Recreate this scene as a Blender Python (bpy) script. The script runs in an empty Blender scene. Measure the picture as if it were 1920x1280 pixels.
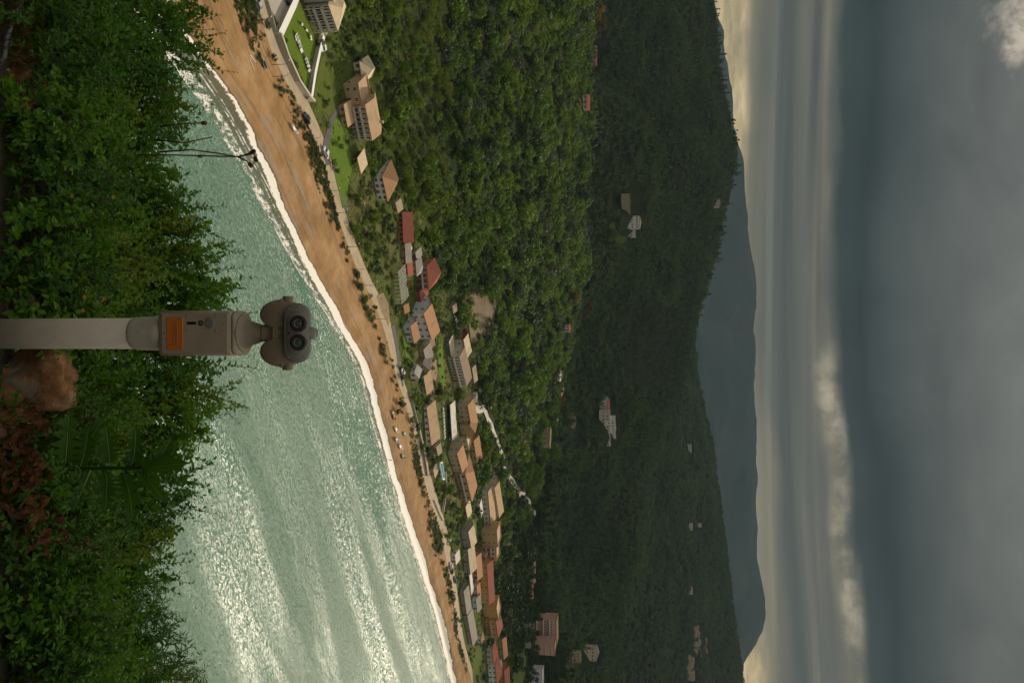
import bpy, math, random
import numpy as np
from mathutils import Vector, Matrix, noise as mnoise
from mathutils.bvhtree import BVHTree
R = math.radians
rng = np.random.default_rng(7)
random.seed(7)
sc = bpy.context.scene
COL = sc.collection

# ------------------------------------------------------------------ camera
H = 105.0                      # lookout above the sea
TH = R(9.58); CT, ST = math.cos(TH), math.sin(TH); F = 1600.0
cam_d = bpy.data.cameras.new('camera'); cam = bpy.data.objects.new('camera', cam_d)
COL.objects.link(cam); sc.camera = cam
cam_d.sensor_fit = 'HORIZONTAL'; cam_d.sensor_width = 36; cam_d.lens = 30
cam_d.clip_start = 0.1; cam_d.clip_end = 60000
fw = Vector((0, CT, -ST)); up = Vector((0, ST, CT)); rt = Vector((1, 0, 0))
m = Matrix((up, -rt, -fw)).transposed().to_4x4()      # the camera is held turned by 90 degrees
m.translation = Vector((0, 0, H)); cam.matrix_world = m

# ------------------------------------------------------------------ light
SUN_AZ, SUN_EL = R(31), R(34)
SUN = Vector((math.sin(SUN_AZ)*math.cos(SUN_EL), math.cos(SUN_AZ)*math.cos(SUN_EL), math.sin(SUN_EL)))
sd = bpy.data.lights.new('sun', 'SUN'); sd.energy = 4.0; sd.angle = R(0.53); sd.color = (1, .86, .66)
so = bpy.data.objects.new('sun', sd); COL.objects.link(so)
so.rotation_euler = SUN.to_track_quat('Z', 'Y').to_euler()
so.location = SUN * 500
sc.view_settings.view_transform = 'Standard'; sc.view_settings.look = 'None'
sc.view_settings.exposure = 0.0; sc.view_settings.gamma = 1.0
sc.cycles.use_denoising = True
sc.cycles.max_bounces = 6; sc.cycles.diffuse_bounces = 3; sc.cycles.transparent_max_bounces = 12
sc.cycles.volume_bounces = 0; sc.cycles.sample_clamp_direct = 12; sc.cycles.sample_clamp_indirect = 4

def s2l(r, g, b):
    f = lambda c: ((c/255)/12.92 if c/255 <= .04045 else ((c/255+.055)/1.055)**2.4)
    return (f(r), f(g), f(b), 1)

class NT:
    """tiny node helper"""
    def __init__(s, tree): s.t = tree; s.n = tree.nodes; s.l = tree.links
    def add(s, typ, **kw):
        n = s.n.new(typ)
        for k, v in kw.items(): setattr(n, k, v)
        return n
    def set(s, sock, v):
        if isinstance(v, bpy.types.NodeSocket): s.l.new(v, sock)
        else: sock.default_value = v
    def math(s, op, a, b=0.0, c=None, clamp=False):
        n = s.add('ShaderNodeMath', operation=op, use_clamp=clamp)
        s.set(n.inputs[0], a); s.set(n.inputs[1], b)
        if c is not None: s.set(n.inputs[2], c)
        return n.outputs[0]
    def vmath(s, op, a, b=(0, 0, 0)):
        n = s.add('ShaderNodeVectorMath', operation=op)
        s.set(n.inputs[0], a)
        s.set(n.inputs[1], b)
        return n.outputs[0]
    def noise(s, vec, scale, detail=4, rough=.55, dim='3D', dist=0):
        n = s.add('ShaderNodeTexNoise', noise_dimensions=dim)
        if vec is not None: s.l.new(vec, n.inputs['Vector'])
        n.inputs['Scale'].default_value = scale; n.inputs['Detail'].default_value = detail
        n.inputs['Roughness'].default_value = rough; n.inputs['Distortion'].default_value = dist
        return n.outputs['Fac']
    def ramp(s, fac, stops, interp='LINEAR'):
        n = s.add('ShaderNodeValToRGB'); n.color_ramp.interpolation = interp
        e = n.color_ramp.elements
        while len(e) < len(stops): e.new(.5)
        for i, (p, c) in enumerate(stops):
            e[i].position = p; e[i].color = c if len(c) == 4 else (*c, 1)
        s.set(n.inputs[0], fac)
        return n.outputs[0]
    def mix(s, fac, a, b, mode='MIX'):
        n = s.add('ShaderNodeMix', data_type='RGBA', blend_type=mode)
        s.set(n.inputs[0], fac)
        for k, v in ((6, a), (7, b)):
            if not isinstance(v, bpy.types.NodeSocket) and len(v) == 3: v = (*v, 1)
            s.set(n.inputs[k], v)
        return n.outputs[2]
    def smooth(s, x, a, b):
        n = s.add('ShaderNodeMapRange', interpolation_type='SMOOTHSTEP')
        s.set(n.inputs[0], x); n.inputs[1].default_value = a; n.inputs[2].default_value = b
        return n.outputs[0]
    def comb(s, x, y, z=0.0):
        n = s.add('ShaderNodeCombineXYZ')
        for i, v in enumerate((x, y, z)): s.set(n.inputs[i], v)
        return n.outputs[0]
    def sep(s, v):
        n = s.add('ShaderNodeSeparateXYZ'); s.l.new(v, n.inputs[0]); return n.outputs

# ------------------------------------------------------------------ sky: layered storm clouds over a clear strip
wd = bpy.data.worlds.new('World'); sc.world = wd; wd.use_nodes = True
w = NT(wd.node_tree); w.n.clear()
tc = w.add('ShaderNodeTexCoord'); dx, dy, dz = w.sep(tc.outputs['Generated'])
DEG = 180/math.pi
el = w.math('MULTIPLY', w.math('ARCSINE', dz), DEG)
az = w.math('MULTIPLY', w.math('ARCTAN2', dx, dy), DEG)
pv = w.comb(w.math('MULTIPLY', az, .035), w.math('MULTIPLY', el, .30), 0.0)
n1 = w.noise(pv, 1.6, 3, .5)
n2 = w.noise(w.comb(w.math('MULTIPLY', az, .10), w.math('MULTIPLY', el, .20), 3.1), 1.1, 7, .58, dist=.5)
n3 = w.noise(w.comb(w.math('MULTIPLY', az, .03), w.math('MULTIPLY', el, .05), 7.7), 3.0, 4, .5)
n5 = w.noise(w.comb(w.math('MULTIPLY', az, .13), w.math('MULTIPLY', el, .50), 5.2), 1.3, 7, .58, dist=.1)
ns = w.noise(w.comb(w.math('MULTIPLY', az, .022), w.math('MULTIPLY', el, .85), 9.3), .95, 2.5, .5, dist=.5)
e1 = w.math('ADD', el, w.math('MULTIPLY', w.math('SUBTRACT', n1, .5), 1.2))
e1 = w.math('ADD', e1, w.math('MULTIPLY', w.math('SUBTRACT', n3, .5), 2.0))
e1 = w.math('ADD', e1, w.math('MULTIPLY', w.math('SUBTRACT', n5, .5), .6))
e1 = w.math('SUBTRACT', e1, w.math('MULTIPLY', w.smooth(az, 2.0, 9.0), 1.0))   # the roll of cloud hangs higher to the right
def deg(d): return d/40
SKY = [(0, (150,145,126)), (4.8, (150,145,126)), (5.9, (122,119,106)), (7.0, (88,94,92)), (8.2, (90,95,92)), (9.4, (98,100,96)), (10.2, (114,112,102)), (10.7, (94,97,92)), (11.4, (48,59,62)), (12.8, (38,50,54)),
       (14.8, (68,77,79)), (17.5, (92,98,98)), (22, (106,111,111)), (30, (150,153,152)), (40, (212,212,208))]
band = w.ramp(w.math('DIVIDE', e1, 40.0), [(deg(a), s2l(*c)) for a, c in SKY])
lump = w.ramp(n2, [(.30, (.72,.73,.74,1)), (.5, (1,1,1,1)), (.72, (1.32,1.28,1.22,1))])
streak = w.ramp(ns, [(.30, (.54,.59,.61,1)), (.46, (.88,.91,.92,1)), (.56, (1.08,1.06,1.02,1)), (.70, (1.75,1.66,1.48,1))])
low = w.math('MULTIPLY', w.smooth(e1, 5.4, 6.6), w.math('SUBTRACT', 1.0, w.smooth(e1, 10.3, 11.0)))
band = w.mix(low, band, w.mix(.85, band, streak, 'MULTIPLY'))
band = w.mix(w.smooth(e1, 9.0, 12.0), band, w.mix(.85, band, lump, 'MULTIPLY'))
nish = w.add('ShaderNodeTexSky', sky_type='NISHITA'); nish.sun_disc = False
nish.sun_elevation = SUN_EL; nish.sun_rotation = SUN_AZ
clear = w.mix(1.0, nish.outputs[0], (.05, .05, .05), 'MULTIPLY')
# breaks in the cloud: a cream strip low down, and small torn edges
n4 = w.noise(w.comb(w.math('MULTIPLY', az, .22), w.math('MULTIPLY', el, .9), 1.7), 1.5, 6, .6)
n6 = w.noise(w.comb(w.math('MULTIPLY', az, .30), w.math('MULTIPLY', el, .34), 2.2), 1.2, 8, .60, dist=.12)
lowgap = w.math('MULTIPLY', w.math('SUBTRACT', 1.0, w.smooth(e1, 5.2, 6.0)),
                w.math('MAXIMUM', w.math('SUBTRACT', 1.0, w.smooth(az, -9, -3)), w.smooth(az, 16.5, 19.5)), clamp=True)
cream = w.ramp(n4, [(.3, s2l(138,136,116)), (.52, s2l(190,174,136)), (.7, s2l(226,208,168))])
c1 = w.mix(lowgap, band, cream)
rollm = w.math('MULTIPLY', w.smooth(e1, 9.6, 10.6), w.math('SUBTRACT', 1.0, w.smooth(e1, 10.55, 11.3)))
rollm = w.math('MULTIPLY', rollm, w.math('MULTIPLY', w.smooth(n6, .42, .74), w.math('MULTIPLY', w.smooth(az, -1.0, 3.0), .6)))
c2 = w.mix(rollm, c1, s2l(214,204,180))
torn = w.math('MULTIPLY', w.smooth(w.math('ADD', el, w.math('MULTIPLY', n6, 5.0)), 21.0, 23.0), w.smooth(w.math('SUBTRACT', w.math('MULTIPLY', n6, 5.0), az), 19.0, 21.0))
torn = w.math('MULTIPLY', torn, w.smooth(n6, .34, .60))
torn = w.math('MULTIPLY', torn, w.math('SUBTRACT', 1.0, w.smooth(el, 24, 29)))
torn = w.math('MULTIPLY', torn, w.smooth(az, -36.0, -28.0))
c3 = w.mix(torn, c2, s2l(200,192,178))
c4 = w.mix(1.0, w.mix(.03, c3, clear), (1.06, 1.01, .94), 'MULTIPLY')
bg = w.add('ShaderNodeBackground'); w.l.new(c4, bg.inputs[0]); bg.inputs[1].default_value = 0.95
wo = w.add('ShaderNodeOutputWorld'); w.l.new(bg.outputs[0], wo.inputs[0])

# ------------------------------------------------------------------ picture <-> place
def ray(px, py):
    a = (py-640)/F; b = (px-960)/F
    return rt*a + up*b + fw
CAM = Vector((0, 0, H))
def at_z(px, py, z):
    d = ray(px, py); return CAM + d*((z-H)/d.z)
def at_y(px, py, y):
    d = ray(px, py); return CAM + d*(y/d.y)
def at_d(px, py, dep): return CAM + ray(px, py)*dep
def proj(p):
    v = Vector(p)-CAM; dep = v.dot(fw)
    return 960+F*v.dot(up)/dep, 640+F*v.dot(rt)/dep, dep

# ------------------------------------------------------------------ mesh helpers
class MB:
    def __init__(s): s.v = []; s.f = []; s.mi = []; s.cur = 0
    def verts(s, vs): i = len(s.v); s.v += [tuple(v) for v in vs]; return i
    def face(s, f): s.f.append(tuple(f)); s.mi.append(s.cur)
    def quad(s, a, b, c, d): i = s.verts((a, b, c, d)); s.face((i, i+1, i+2, i+3))
    def poly(s, pts): i = s.verts(pts); s.face(range(i, i+len(pts)))
    def hexa(s, p):                      # 8 points: bottom 0-3 ccw, top 4-7
        i = s.verts(p)
        for f in ((3,2,1,0), (4,5,6,7), (0,1,5,4), (1,2,6,5), (2,3,7,6), (3,0,4,7)): s.face([i+k for k in f])
    def box(s, x0, x1, y0, y1, z0, z1, M=None):
        p = [(x0,y0,z0), (x1,y0,z0), (x1,y1,z0), (x0,y1,z0), (x0,y0,z1), (x1,y0,z1), (x1,y1,z1), (x0,y1,z1)]
        if M is not None: p = [M @ Vector(q) for q in p]
        s.hexa(p)
    def tube(s, pts, rad, n=8, cap=True):
        pts = [Vector(p) for p in pts]
        if not hasattr(rad, '__len__'): rad = [rad]*len(pts)
        prev = None; rings = []
        for k, p in enumerate(pts):
            t = (pts[min(k+1, len(pts)-1)] - pts[max(k-1, 0)]).normalized()
            if prev is None: u = t.orthogonal().normalized()
            else:
                u = prev - t*prev.dot(t)
                u = u.normalized() if u.length > 1e-6 else t.orthogonal().normalized()
            prev = u; v = t.cross(u)
            rings.append(s.verts([p+(u*math.cos(2*math.pi*j/n)+v*math.sin(2*math.pi*j/n))*rad[k] for j in range(n)]))
        for a, b in zip(rings, rings[1:]):
            for j in range(n): s.face((a+j, a+(j+1)%n, b+(j+1)%n, b+j))
        if cap:
            s.face([rings[0]+j for j in reversed(range(n))]); s.face([rings[-1]+j for j in range(n)])
    def loft(s, rings, cap=True, close=True):
        idx = [s.verts(r) for r in rings]; n = len(rings[0])
        for a, b in zip(idx, idx[1:]):
            for j in range(n if close else n-1): s.face((a+j, a+(j+1)%n, b+(j+1)%n, b+j))
        if cap:
            s.face([idx[0]+j for j in reversed(range(n))]); s.face([idx[-1]+j for j in range(n)])
    def mesh(s, name, mats=(), smooth=False):
        me = bpy.data.meshes.new(name); me.from_pydata(s.v, [], s.f)
        for m_ in mats: me.materials.append(m_)
        if len(mats) > 1: me.polygons.foreach_set('material_index', s.mi)
        if smooth: me.polygons.foreach_set('use_smooth', [True]*len(me.polygons))
        me.update(); return me
    def build(s, name, mat, parent=None, smooth=False, loc=None):
        return link(name, s.mesh(name, mat if isinstance(mat, (list, tuple)) else [mat], smooth), parent, loc)
def link(name, me, parent=None, loc=None):
    o = bpy.data.objects.new(name, me); COL.objects.link(o); o.parent = parent
    if loc is not None: o.location = loc
    return o
def tag(o, label=None, cat=None, group=None, kind=None):
    if label: o['label'] = label
    if cat: o['category'] = cat
    if group: o['group'] = group
    if kind: o['kind'] = kind
    return o
def empty(name, loc, label=None, cat=None, group=None, rz=0):
    o = link(name, None, None, loc); o.rotation_euler[2] = rz; o.empty_display_size = .3
    return tag(o, label, cat, group)
def npmesh(name, V, faces, mats, smooth=False):
    """numpy mesh with equal-sided faces"""
    me = bpy.data.meshes.new(name); V = np.asarray(V, np.float32); faces = np.asarray(faces, np.int32)
    k = faces.shape[1]; n = len(faces)
    me.vertices.add(len(V)); me.vertices.foreach_set('co', V.ravel())
    me.loops.add(n*k); me.loops.foreach_set('vertex_index', faces.ravel())
    me.polygons.add(n); me.polygons.foreach_set('loop_start', np.arange(0, n*k, k, dtype=np.int32))
    me.update(calc_edges=True)
    for m_ in mats: me.materials.append(m_)
    if smooth: me.polygons.foreach_set('use_smooth', np.ones(n, bool))
    me.validate(); return me

# ------------------------------------------------------------------ materials
MAT = {}
def new_mat(name):
    mt = bpy.data.materials.new(name); mt.use_nodes = True
    t = NT(mt.node_tree); b = t.n['Principled BSDF']
    MAT[name] = mt
    return mt, t, b
def plain(name, col, rough=.8, var=.25, scale=2.0, metal=0, bump=0, spec=.3):
    """a painted or mineral surface with mottled tone and a little relief"""
    mt, t, b = new_mat(name)
    co = t.add('ShaderNodeTexCoord').outputs['Object']
    n = t.noise(co, scale, 6, .6)
    c = t.mix(n, tuple(x*(1-var) for x in col), tuple(min(1, x*(1+var)) for x in col))
    t.l.new(c, b.inputs['Base Color'])
    b.inputs['Roughness'].default_value = rough; b.inputs['Metallic'].default_value = metal
    b.inputs['Specular IOR Level'].default_value = spec
    if bump:
        bn = t.add('ShaderNodeBump'); bn.inputs['Strength'].default_value = bump; bn.inputs['Distance'].default_value = .02
        t.l.new(t.noise(co, scale*12, 4), bn.inputs['Height']); t.l.new(bn.outputs[0], b.inputs['Normal'])
    return mt
def foliage_mat(name, ca, cb, cc, trans=.35, pos_scale=.15, rough=.55, wts=(.35,.35,.35)):
    mt, t, b = new_mat(name)
    oi = t.add('ShaderNodeObjectInfo').outputs['Random']
    geo = t.add('ShaderNodeNewGeometry')
    n = t.noise(geo.outputs['Position'], pos_scale, 3, .5)
    pr = t.math('ADD', t.math('MULTIPLY', geo.outputs['Random Per Island'], wts[0]), t.math('ADD', t.math('MULTIPLY', oi, wts[1]), t.math('MULTIPLY', n, wts[2])))
    c = t.ramp(pr, [(.15, ca), (.5, cb), (.9, cc)])
    t.l.new(c, b.inputs['Base Color']); b.inputs['Roughness'].default_value = rough
    b.inputs['Specular IOR Level'].default_value = .25
    tr = t.add('ShaderNodeBsdfTranslucent'); t.l.new(t.mix(1, c, (1.2, 1.25, .6), 'MULTIPLY'), tr.inputs[0])
    mx = t.add('ShaderNodeMixShader'); mx.inputs[0].default_value = trans
    t.l.new(b.outputs[0], mx.inputs[1]); t.l.new(tr.outputs[0], mx.inputs[2])
    t.l.new(mx.outputs[0], t.n['Material Output'].inputs[0])
    return mt
foliage_mat('tree_leaf', (.018,.054,.004), (.078,.150,.007), (.170,.225,.014), .38, .022, .55, (.20,.30,.58))
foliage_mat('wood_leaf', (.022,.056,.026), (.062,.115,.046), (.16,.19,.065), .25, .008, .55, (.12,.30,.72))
foliage_mat('olive_leaf', (.040,.062,.030), (.060,.090,.040), (.085,.115,.050), .2, .05)
foliage_mat('autumn_leaf', (.10,.075,.012), (.17,.11,.015), (.22,.15,.02), .3, .2)
foliage_mat('dark_leaf', (.014,.034,.010), (.028,.058,.013), (.055,.088,.020), .3, .03)
foliage_mat('shrub_leaf', (.030,.100,.003), (.070,.190,.006), (.15,.27,.014), .45, 1.6, .42)
foliage_mat('shrub_leaf_dark', (.020,.075,.005), (.046,.14,.008), (.09,.19,.014), .42, 1.6, .38)
foliage_mat('shrub_leaf_yellow', (.07,.14,.005), (.125,.21,.008), (.21,.27,.016), .45, 1.6, .45)
foliage_mat('thistle_leaf', (.022,.070,.007), (.034,.095,.009), (.055,.12,.014), .35, 3, .45)
foliage_mat('reed_leaf', (.050,.085,.010), (.105,.150,.016), (.18,.20,.03), .4, .03, .6, (.25,.25,.55))
foliage_mat('dry_leaf', (.035,.013,.006), (.085,.034,.013), (.15,.075,.03), .25, 3, .8)
foliage_mat('hedge_leaf', (.030,.060,.008), (.055,.095,.010), (.09,.125,.016), .4, .3)
plain('bark', (.10,.075,.05), .9, .35, 6, bump=.5)
plain('twig', (.09,.07,.035), .85, .3, 30)
plain('midrib', (.16,.26,.07), .5, .1, 20)

# ------------------------------------------------------------------ the lie of the land
PY = [-600, -250, 0, 100, 200, 300, 400, 500, 600, 700, 800, 900, 1000, 1100, 1200, 1280, 1500, 1900]
WATER = [-60, 170, 300, 365, 430, 485, 530, 578, 636, 686, 713, 742, 773, 805, 832, 850, 900, 960]
BTOP  = [100, 330, 455, 487, 546, 590, 622, 658, 705, 735, 757, 783, 812, 836, 855, 878, 915, 970]
ROAD1 = [130, 355, 478, 511, 560, 604, 632, 668, 714, 742, 773, 795, 826, 846, 862, 885, 920, 975]
ROAD2 = [150, 375, 497, 529, 582, 621, 648, 685, 731, 753, 787, 810, 840, 856, 870, 892, 926, 980]
VILL  = [260, 500, 600, 625, 640, 655, 695, 735, 765, 790, 810, 830, 860, 885, 905, 925, 950, 995]
FOOT  = [400, 620, 668, 694, 710, 738, 785, 825, 855, 885, 905, 925, 940, 950, 975, 1000, 1015, 1030]
CREST = [(1100,560), (1108,600), (1108,620), (1100,620), (1100,620), (1092,620), (1086,630), (1086,640), (1070,650), (1044,660), (1030,670), (1000,660), (985,640), (995,650), (1030,720), (1050,740), (1060,760), (1070,780)]
RID2  = [(1250,1500), (1300,1500), (1333,1500), (1346,1500), (1362,1500), (1384,1500), (1352,1450), (1334,1430), (1306,1400), (1274,1350), (1245,1300), (1215,1250), (1190,1200), (1172,1150), (1160,1150), (1155,1150), (1150,1150), (1150,1150)]
RID3  = [1200, 1200, 1200, 1220, 1230, 1240, 1250, 1270, 1292, 1308, 1330, 1344, 1358, 1370, 1381, 1390, 1400, 1380]
K = []            # knots[col][k] -> world point
for i, py in enumerate(PY):
    c = [at_z(max(WATER[i]-90, -200), py, -7), at_z(WATER[i], py, -.25), at_z((WATER[i]*.55+BTOP[i]*.45), py, 2.0), at_z(BTOP[i], py, 3.0),
         at_z(ROAD1[i], py, 3.6), at_z(ROAD2[i], py, 3.8), at_z(VILL[i], py, 6.0), at_z(FOOT[i], py, 10.0)]
    cr = at_y(*[(CREST[i][0], py, CREST[i][1])][0]); f0 = c[-1]
    mid = f0.lerp(cr, .5); mid.z += 3 if cr.z > 25 else 0
    c += [mid, cr]
    d = ray(CREST[i][0], py); d = Vector((d.x, d.y, 0))/d.y
    dip = cr + d*130; dip.z = max(cr.z-22, 12) if cr.z > 20 else cr.z+6
    r2 = at_y(RID2[i][0], py, RID2[i][1])
    lo2 = dip.lerp(r2, .3); lo2.z -= 12
    mi2 = dip.lerp(r2, .68)
    bk = r2 + d*300; bk.z = r2.z - 45
    r3 = at_y(RID3[i], py, 2700)
    mi3 = bk.lerp(r3, .55)
    en = r3 + d*700; en.z = 40
    e2 = r3 + d*4100; e2.z = 30
    c += [dip, lo2, mi2, r2, bk, mi3, r3, en, e2]
    K.append(c)
NK = len(K[0])
KA = np.array([[list(p) for p in c] for c in K])        # cols x knots x 3
def catmull(P, xs, x):
    i = np.clip(np.searchsorted(xs, x, side='right')-1, 0, len(xs)-2)
    t = (x-xs[i])/(xs[i+1]-xs[i])
    p0 = P[max(i-1, 0)]; p1 = P[i]; p2 = P[i+1]; p3 = P[min(i+2, len(xs)-1)]
    m1 = (p2-p0)/(xs[i+1]-xs[max(i-1, 0)])*(xs[i+1]-xs[i]); m2 = (p3-p1)/(xs[min(i+2, len(xs)-1)]-xs[i])*(xs[i+1]-xs[i])
    t2, t3 = t*t, t*t*t
    return p1*(2*t3-3*t2+1) + m1*(t3-2*t2+t) + p2*(-2*t3+3*t2) + m2*(t3-t2)
PYX = np.array(PY, float)
NCOL = 300
COLS = np.linspace(-600, 1900, NCOL)
SUBD = [6, 6, 4, 1, 2, 5, 6, 10, 10, 6, 10, 12, 10, 4, 8, 8, 3, 3]
def lay(k0, k1):
    """grid rows of the land between two knots; the rows at knots are shared with the next sheet"""
    V = []; params = []
    for ci, py in enumerate(COLS):
        P = catmull(KA, PYX, py)
        for k in range(k0, k1):
            n = SUBD[k]
            for j in range(n + (1 if k == k1-1 else 0)):
                q = P[k]+(P[k+1]-P[k])*(j/n)
                V.append(q); params.append((py, k+j/n))
    V = np.array(V); nr = len(V)//NCOL
    return V, np.array(params), nr
def relief(V, par):
    out = V.copy()
    for i, (v, p) in enumerate(zip(V, par)):
        k = p[1]
        if k > 7.05:
            amp = min(1, (k-7)/.6) * (11 if k < 10 else 44 if k < 15 else 40) * (0 if k > 17.2 else 1)
            sca = .022 if k < 10 else .009 if k < 15 else .006
            fade = 1-max(0, 1-abs(k-9)*3) if k < 10 else 1-.85*max(0, 1-abs(k-13)*2)-.85*max(0, 1-abs(k-16)*1.5) if k > 10.5 else max(0, (k-10)*2)
            out[i, 2] += amp*fade*(mnoise.fractal(Vector((v[0]*sca*.9, v[1]*sca*.4, 0)), 1, 2, 4)*1.0)
        elif k < 3: out[i, 2] += .12*mnoise.noise(Vector((v[0]*.05, v[1]*.05, 0)))*max(0, k-1)
    return out
def sheet(name, k0, k1, mat, uv=True):
    V, par, nr = lay(k0, k1); V = relief(V, par)
    idx = np.arange(NCOL*nr).reshape(NCOL, nr)
    fc = np.stack([idx[:-1, :-1], idx[1:, :-1], idx[1:, 1:], idx[:-1, 1:]], -1).reshape(-1, 4)
    me = npmesh(name, V, fc, [mat], True)
    at = me.attributes.new('lay', 'FLOAT_VECTOR', 'POINT')
    # along the shore in metres, position between the knots
    al = np.zeros(len(V)); 
    sh = np.array([catmull(KA, PYX, py)[1] for py in COLS]); dd = np.r_[0, np.cumsum(np.linalg.norm(np.diff(sh, axis=0), axis=1))]
    al = np.repeat(dd, nr)
    at.data.foreach_set('vector', np.stack([al, par[:, 1], np.zeros(len(V))], -1).astype(np.float32).ravel())
    o = link(name, me); tag(o, kind='structure')
    return o, V, fc

def mat_beach():
    mt, t, b = new_mat('beach_sand')
    a = t.add('ShaderNodeAttribute', attribute_name='lay').outputs['Vector']
    al, kk, _ = t.sep(a)
    pos = t.add('ShaderNodeNewGeometry').outputs['Position']
    st = t.noise(t.comb(t.math('MULTIPLY', al, .012), t.math('MULTIPLY', kk, 3.2)), 2.2, 6, .62, dist=.6)
    fine = t.noise(pos, .16, 7, .6)
    base = t.ramp(fine, [(.3, (.22,.130,.052)), (.5, (.30,.180,.078)), (.72, (.40,.262,.135))])
    grey = t.ramp(st, [(.36, (.60,.60,.62)), (.47, (1,1,1)), (.62, (1.10,.98,.84)), (.75, (.88,.88,.90))])
    c = t.mix(.75, base, grey, 'MULTIPLY')
    shingle = t.math('MULTIPLY', t.smooth(t.noise(t.comb(t.math('MULTIPLY', al, .03), t.math('MULTIPLY', kk, 2.4), 4.), 2.6, 5, .6), .55, .63), t.math('SUBTRACT', 1.0, t.smooth(kk, 2.1, 2.5)))
    c = t.mix(t.math('MULTIPLY', shingle, .75), c, (.26,.235,.20))
    trk = t.noise(t.comb(t.math('MULTIPLY', al, .01), t.math('MULTIPLY', kk, 26.0)), 1.0, 3, .5, dist=.4)
    trm = t.math('MULTIPLY', t.smooth(trk, .60, .68), t.math('MULTIPLY', t.smooth(kk, 1.9, 2.2), t.smooth(t.noise(pos, .02, 2), .48, .6)))
    c = t.mix(t.math('MULTIPLY', trm, .5), c, (.15,.10,.06))
    wet = t.math('SUBTRACT', 1.0, t.smooth(t.math('ADD', kk, t.math('MULTIPLY', t.math('SUBTRACT', t.noise(t.comb(t.math('MULTIPLY', al, .05), 0.0), 1, 4), .5), .35)), 1.16, 1.34))
    c = t.mix(t.math('MULTIPLY', wet, .62), c, (.13,.085,.045))
    t.l.new(c, b.inputs['Base Color'])
    t.l.new(t.math('SUBTRACT', .95, t.math('MULTIPLY', wet, .5)), b.inputs['Roughness'])
    b.inputs['Specular IOR Level'].default_value = .25
    bn = t.add('ShaderNodeBump'); bn.inputs['Strength'].default_value = .45; bn.inputs['Distance'].default_value = .3
    t.l.new(t.math('ADD', fine, t.math('MULTIPLY', trk, .5)), bn.inputs['Height']); t.l.new(bn.outputs[0], b.inputs['Normal'])
    return mt
def mat_land():
    mt, t, b = new_mat('land')
    pos = t.add('ShaderNodeNewGeometry').outputs['Position']
    n = t.noise(pos, .035, 6, .6); f = t.noise(pos, .5, 6, .65)
    kk = t.sep(t.add('ShaderNodeAttribute', attribute_name='lay').outputs['Vector'])[1]
    grass = t.ramp(n, [(.32, (.050,.075,.014)), (.5, (.075,.10,.020)), (.62, (.11,.105,.035)), (.75, (.15,.12,.06))])
    wood = t.ramp(t.noise(pos, .02, 7, .7), [(.3, (.010,.018,.007)), (.5, (.018,.030,.011)), (.7, (.036,.048,.016))])
    c = t.mix(t.smooth(kk, 6.6, 7.5), grass, wood)
    c = t.mix(.5, c, t.ramp(f, [(.25, (.5,.5,.5)), (.75, (1.5,1.5,1.4))]), 'MULTIPLY')
    t.l.new(c, b.inputs['Base Color']); b.inputs['Roughness'].default_value = .95; b.inputs['Specular IOR Level'].default_value = .1
    bn = t.add('ShaderNodeBump'); bn.inputs['Strength'].default_value = 1; bn.inputs['Distance'].default_value = 3.0
    t.l.new(t.noise(pos, .12, 5, .7), bn.inputs['Height']); t.l.new(bn.outputs[0], b.inputs['Normal'])
    return mt
def mat_road():
    mt, t, b = new_mat('road_dust')
    pos = t.add('ShaderNodeNewGeometry').outputs['Position']
    al, kk, _ = t.sep(t.add('ShaderNodeAttribute', attribute_name='lay').outputs['Vector'])
    c = t.ramp(t.noise(pos, .3, 7, .65), [(.3, (.30,.235,.15)), (.55, (.38,.30,.195)), (.75, (.44,.355,.24))])
    s = t.noise(t.comb(t.math('MULTIPLY', al, .02), t.math('MULTIPLY', kk, 9.0)), 1, 3)
    c = t.mix(t.math('MULTIPLY', t.smooth(s, .5, .7), .35), c, (.22,.18,.13))
    t.l.new(c, b.inputs['Base Color']); b.inputs['Roughness'].default_value = .9
    return mt
beach, Vb, Fb = sheet('beach', 0, 4, mat_beach())
road, Vr, Fr = sheet('road', 4, 5, mat_road())
land, Vl, Fl = sheet('ground', 5, NK-1, mat_land())
VV = np.concatenate([Vb, Vr, Vl]); FF = np.concatenate([Fb, Fr+len(Vb), Fl+len(Vb)+len(Vr)])
BVH = BVHTree.FromPolygons([tuple(v) for v in VV], [tuple(int(q) for q in f) for f in FF])
def hit(px, py):
    h = BVH.ray_cast(CAM, ray(px, py).normalized())
    return h[0] if h[0] is not None else at_z(px, py, 5)
def ground_z(x, y, default=0):
    h = BVH.ray_cast(Vector((x, y, 2500)), Vector((0, 0, -1)))
    return h[0].z if h[0] is not None else default

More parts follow.
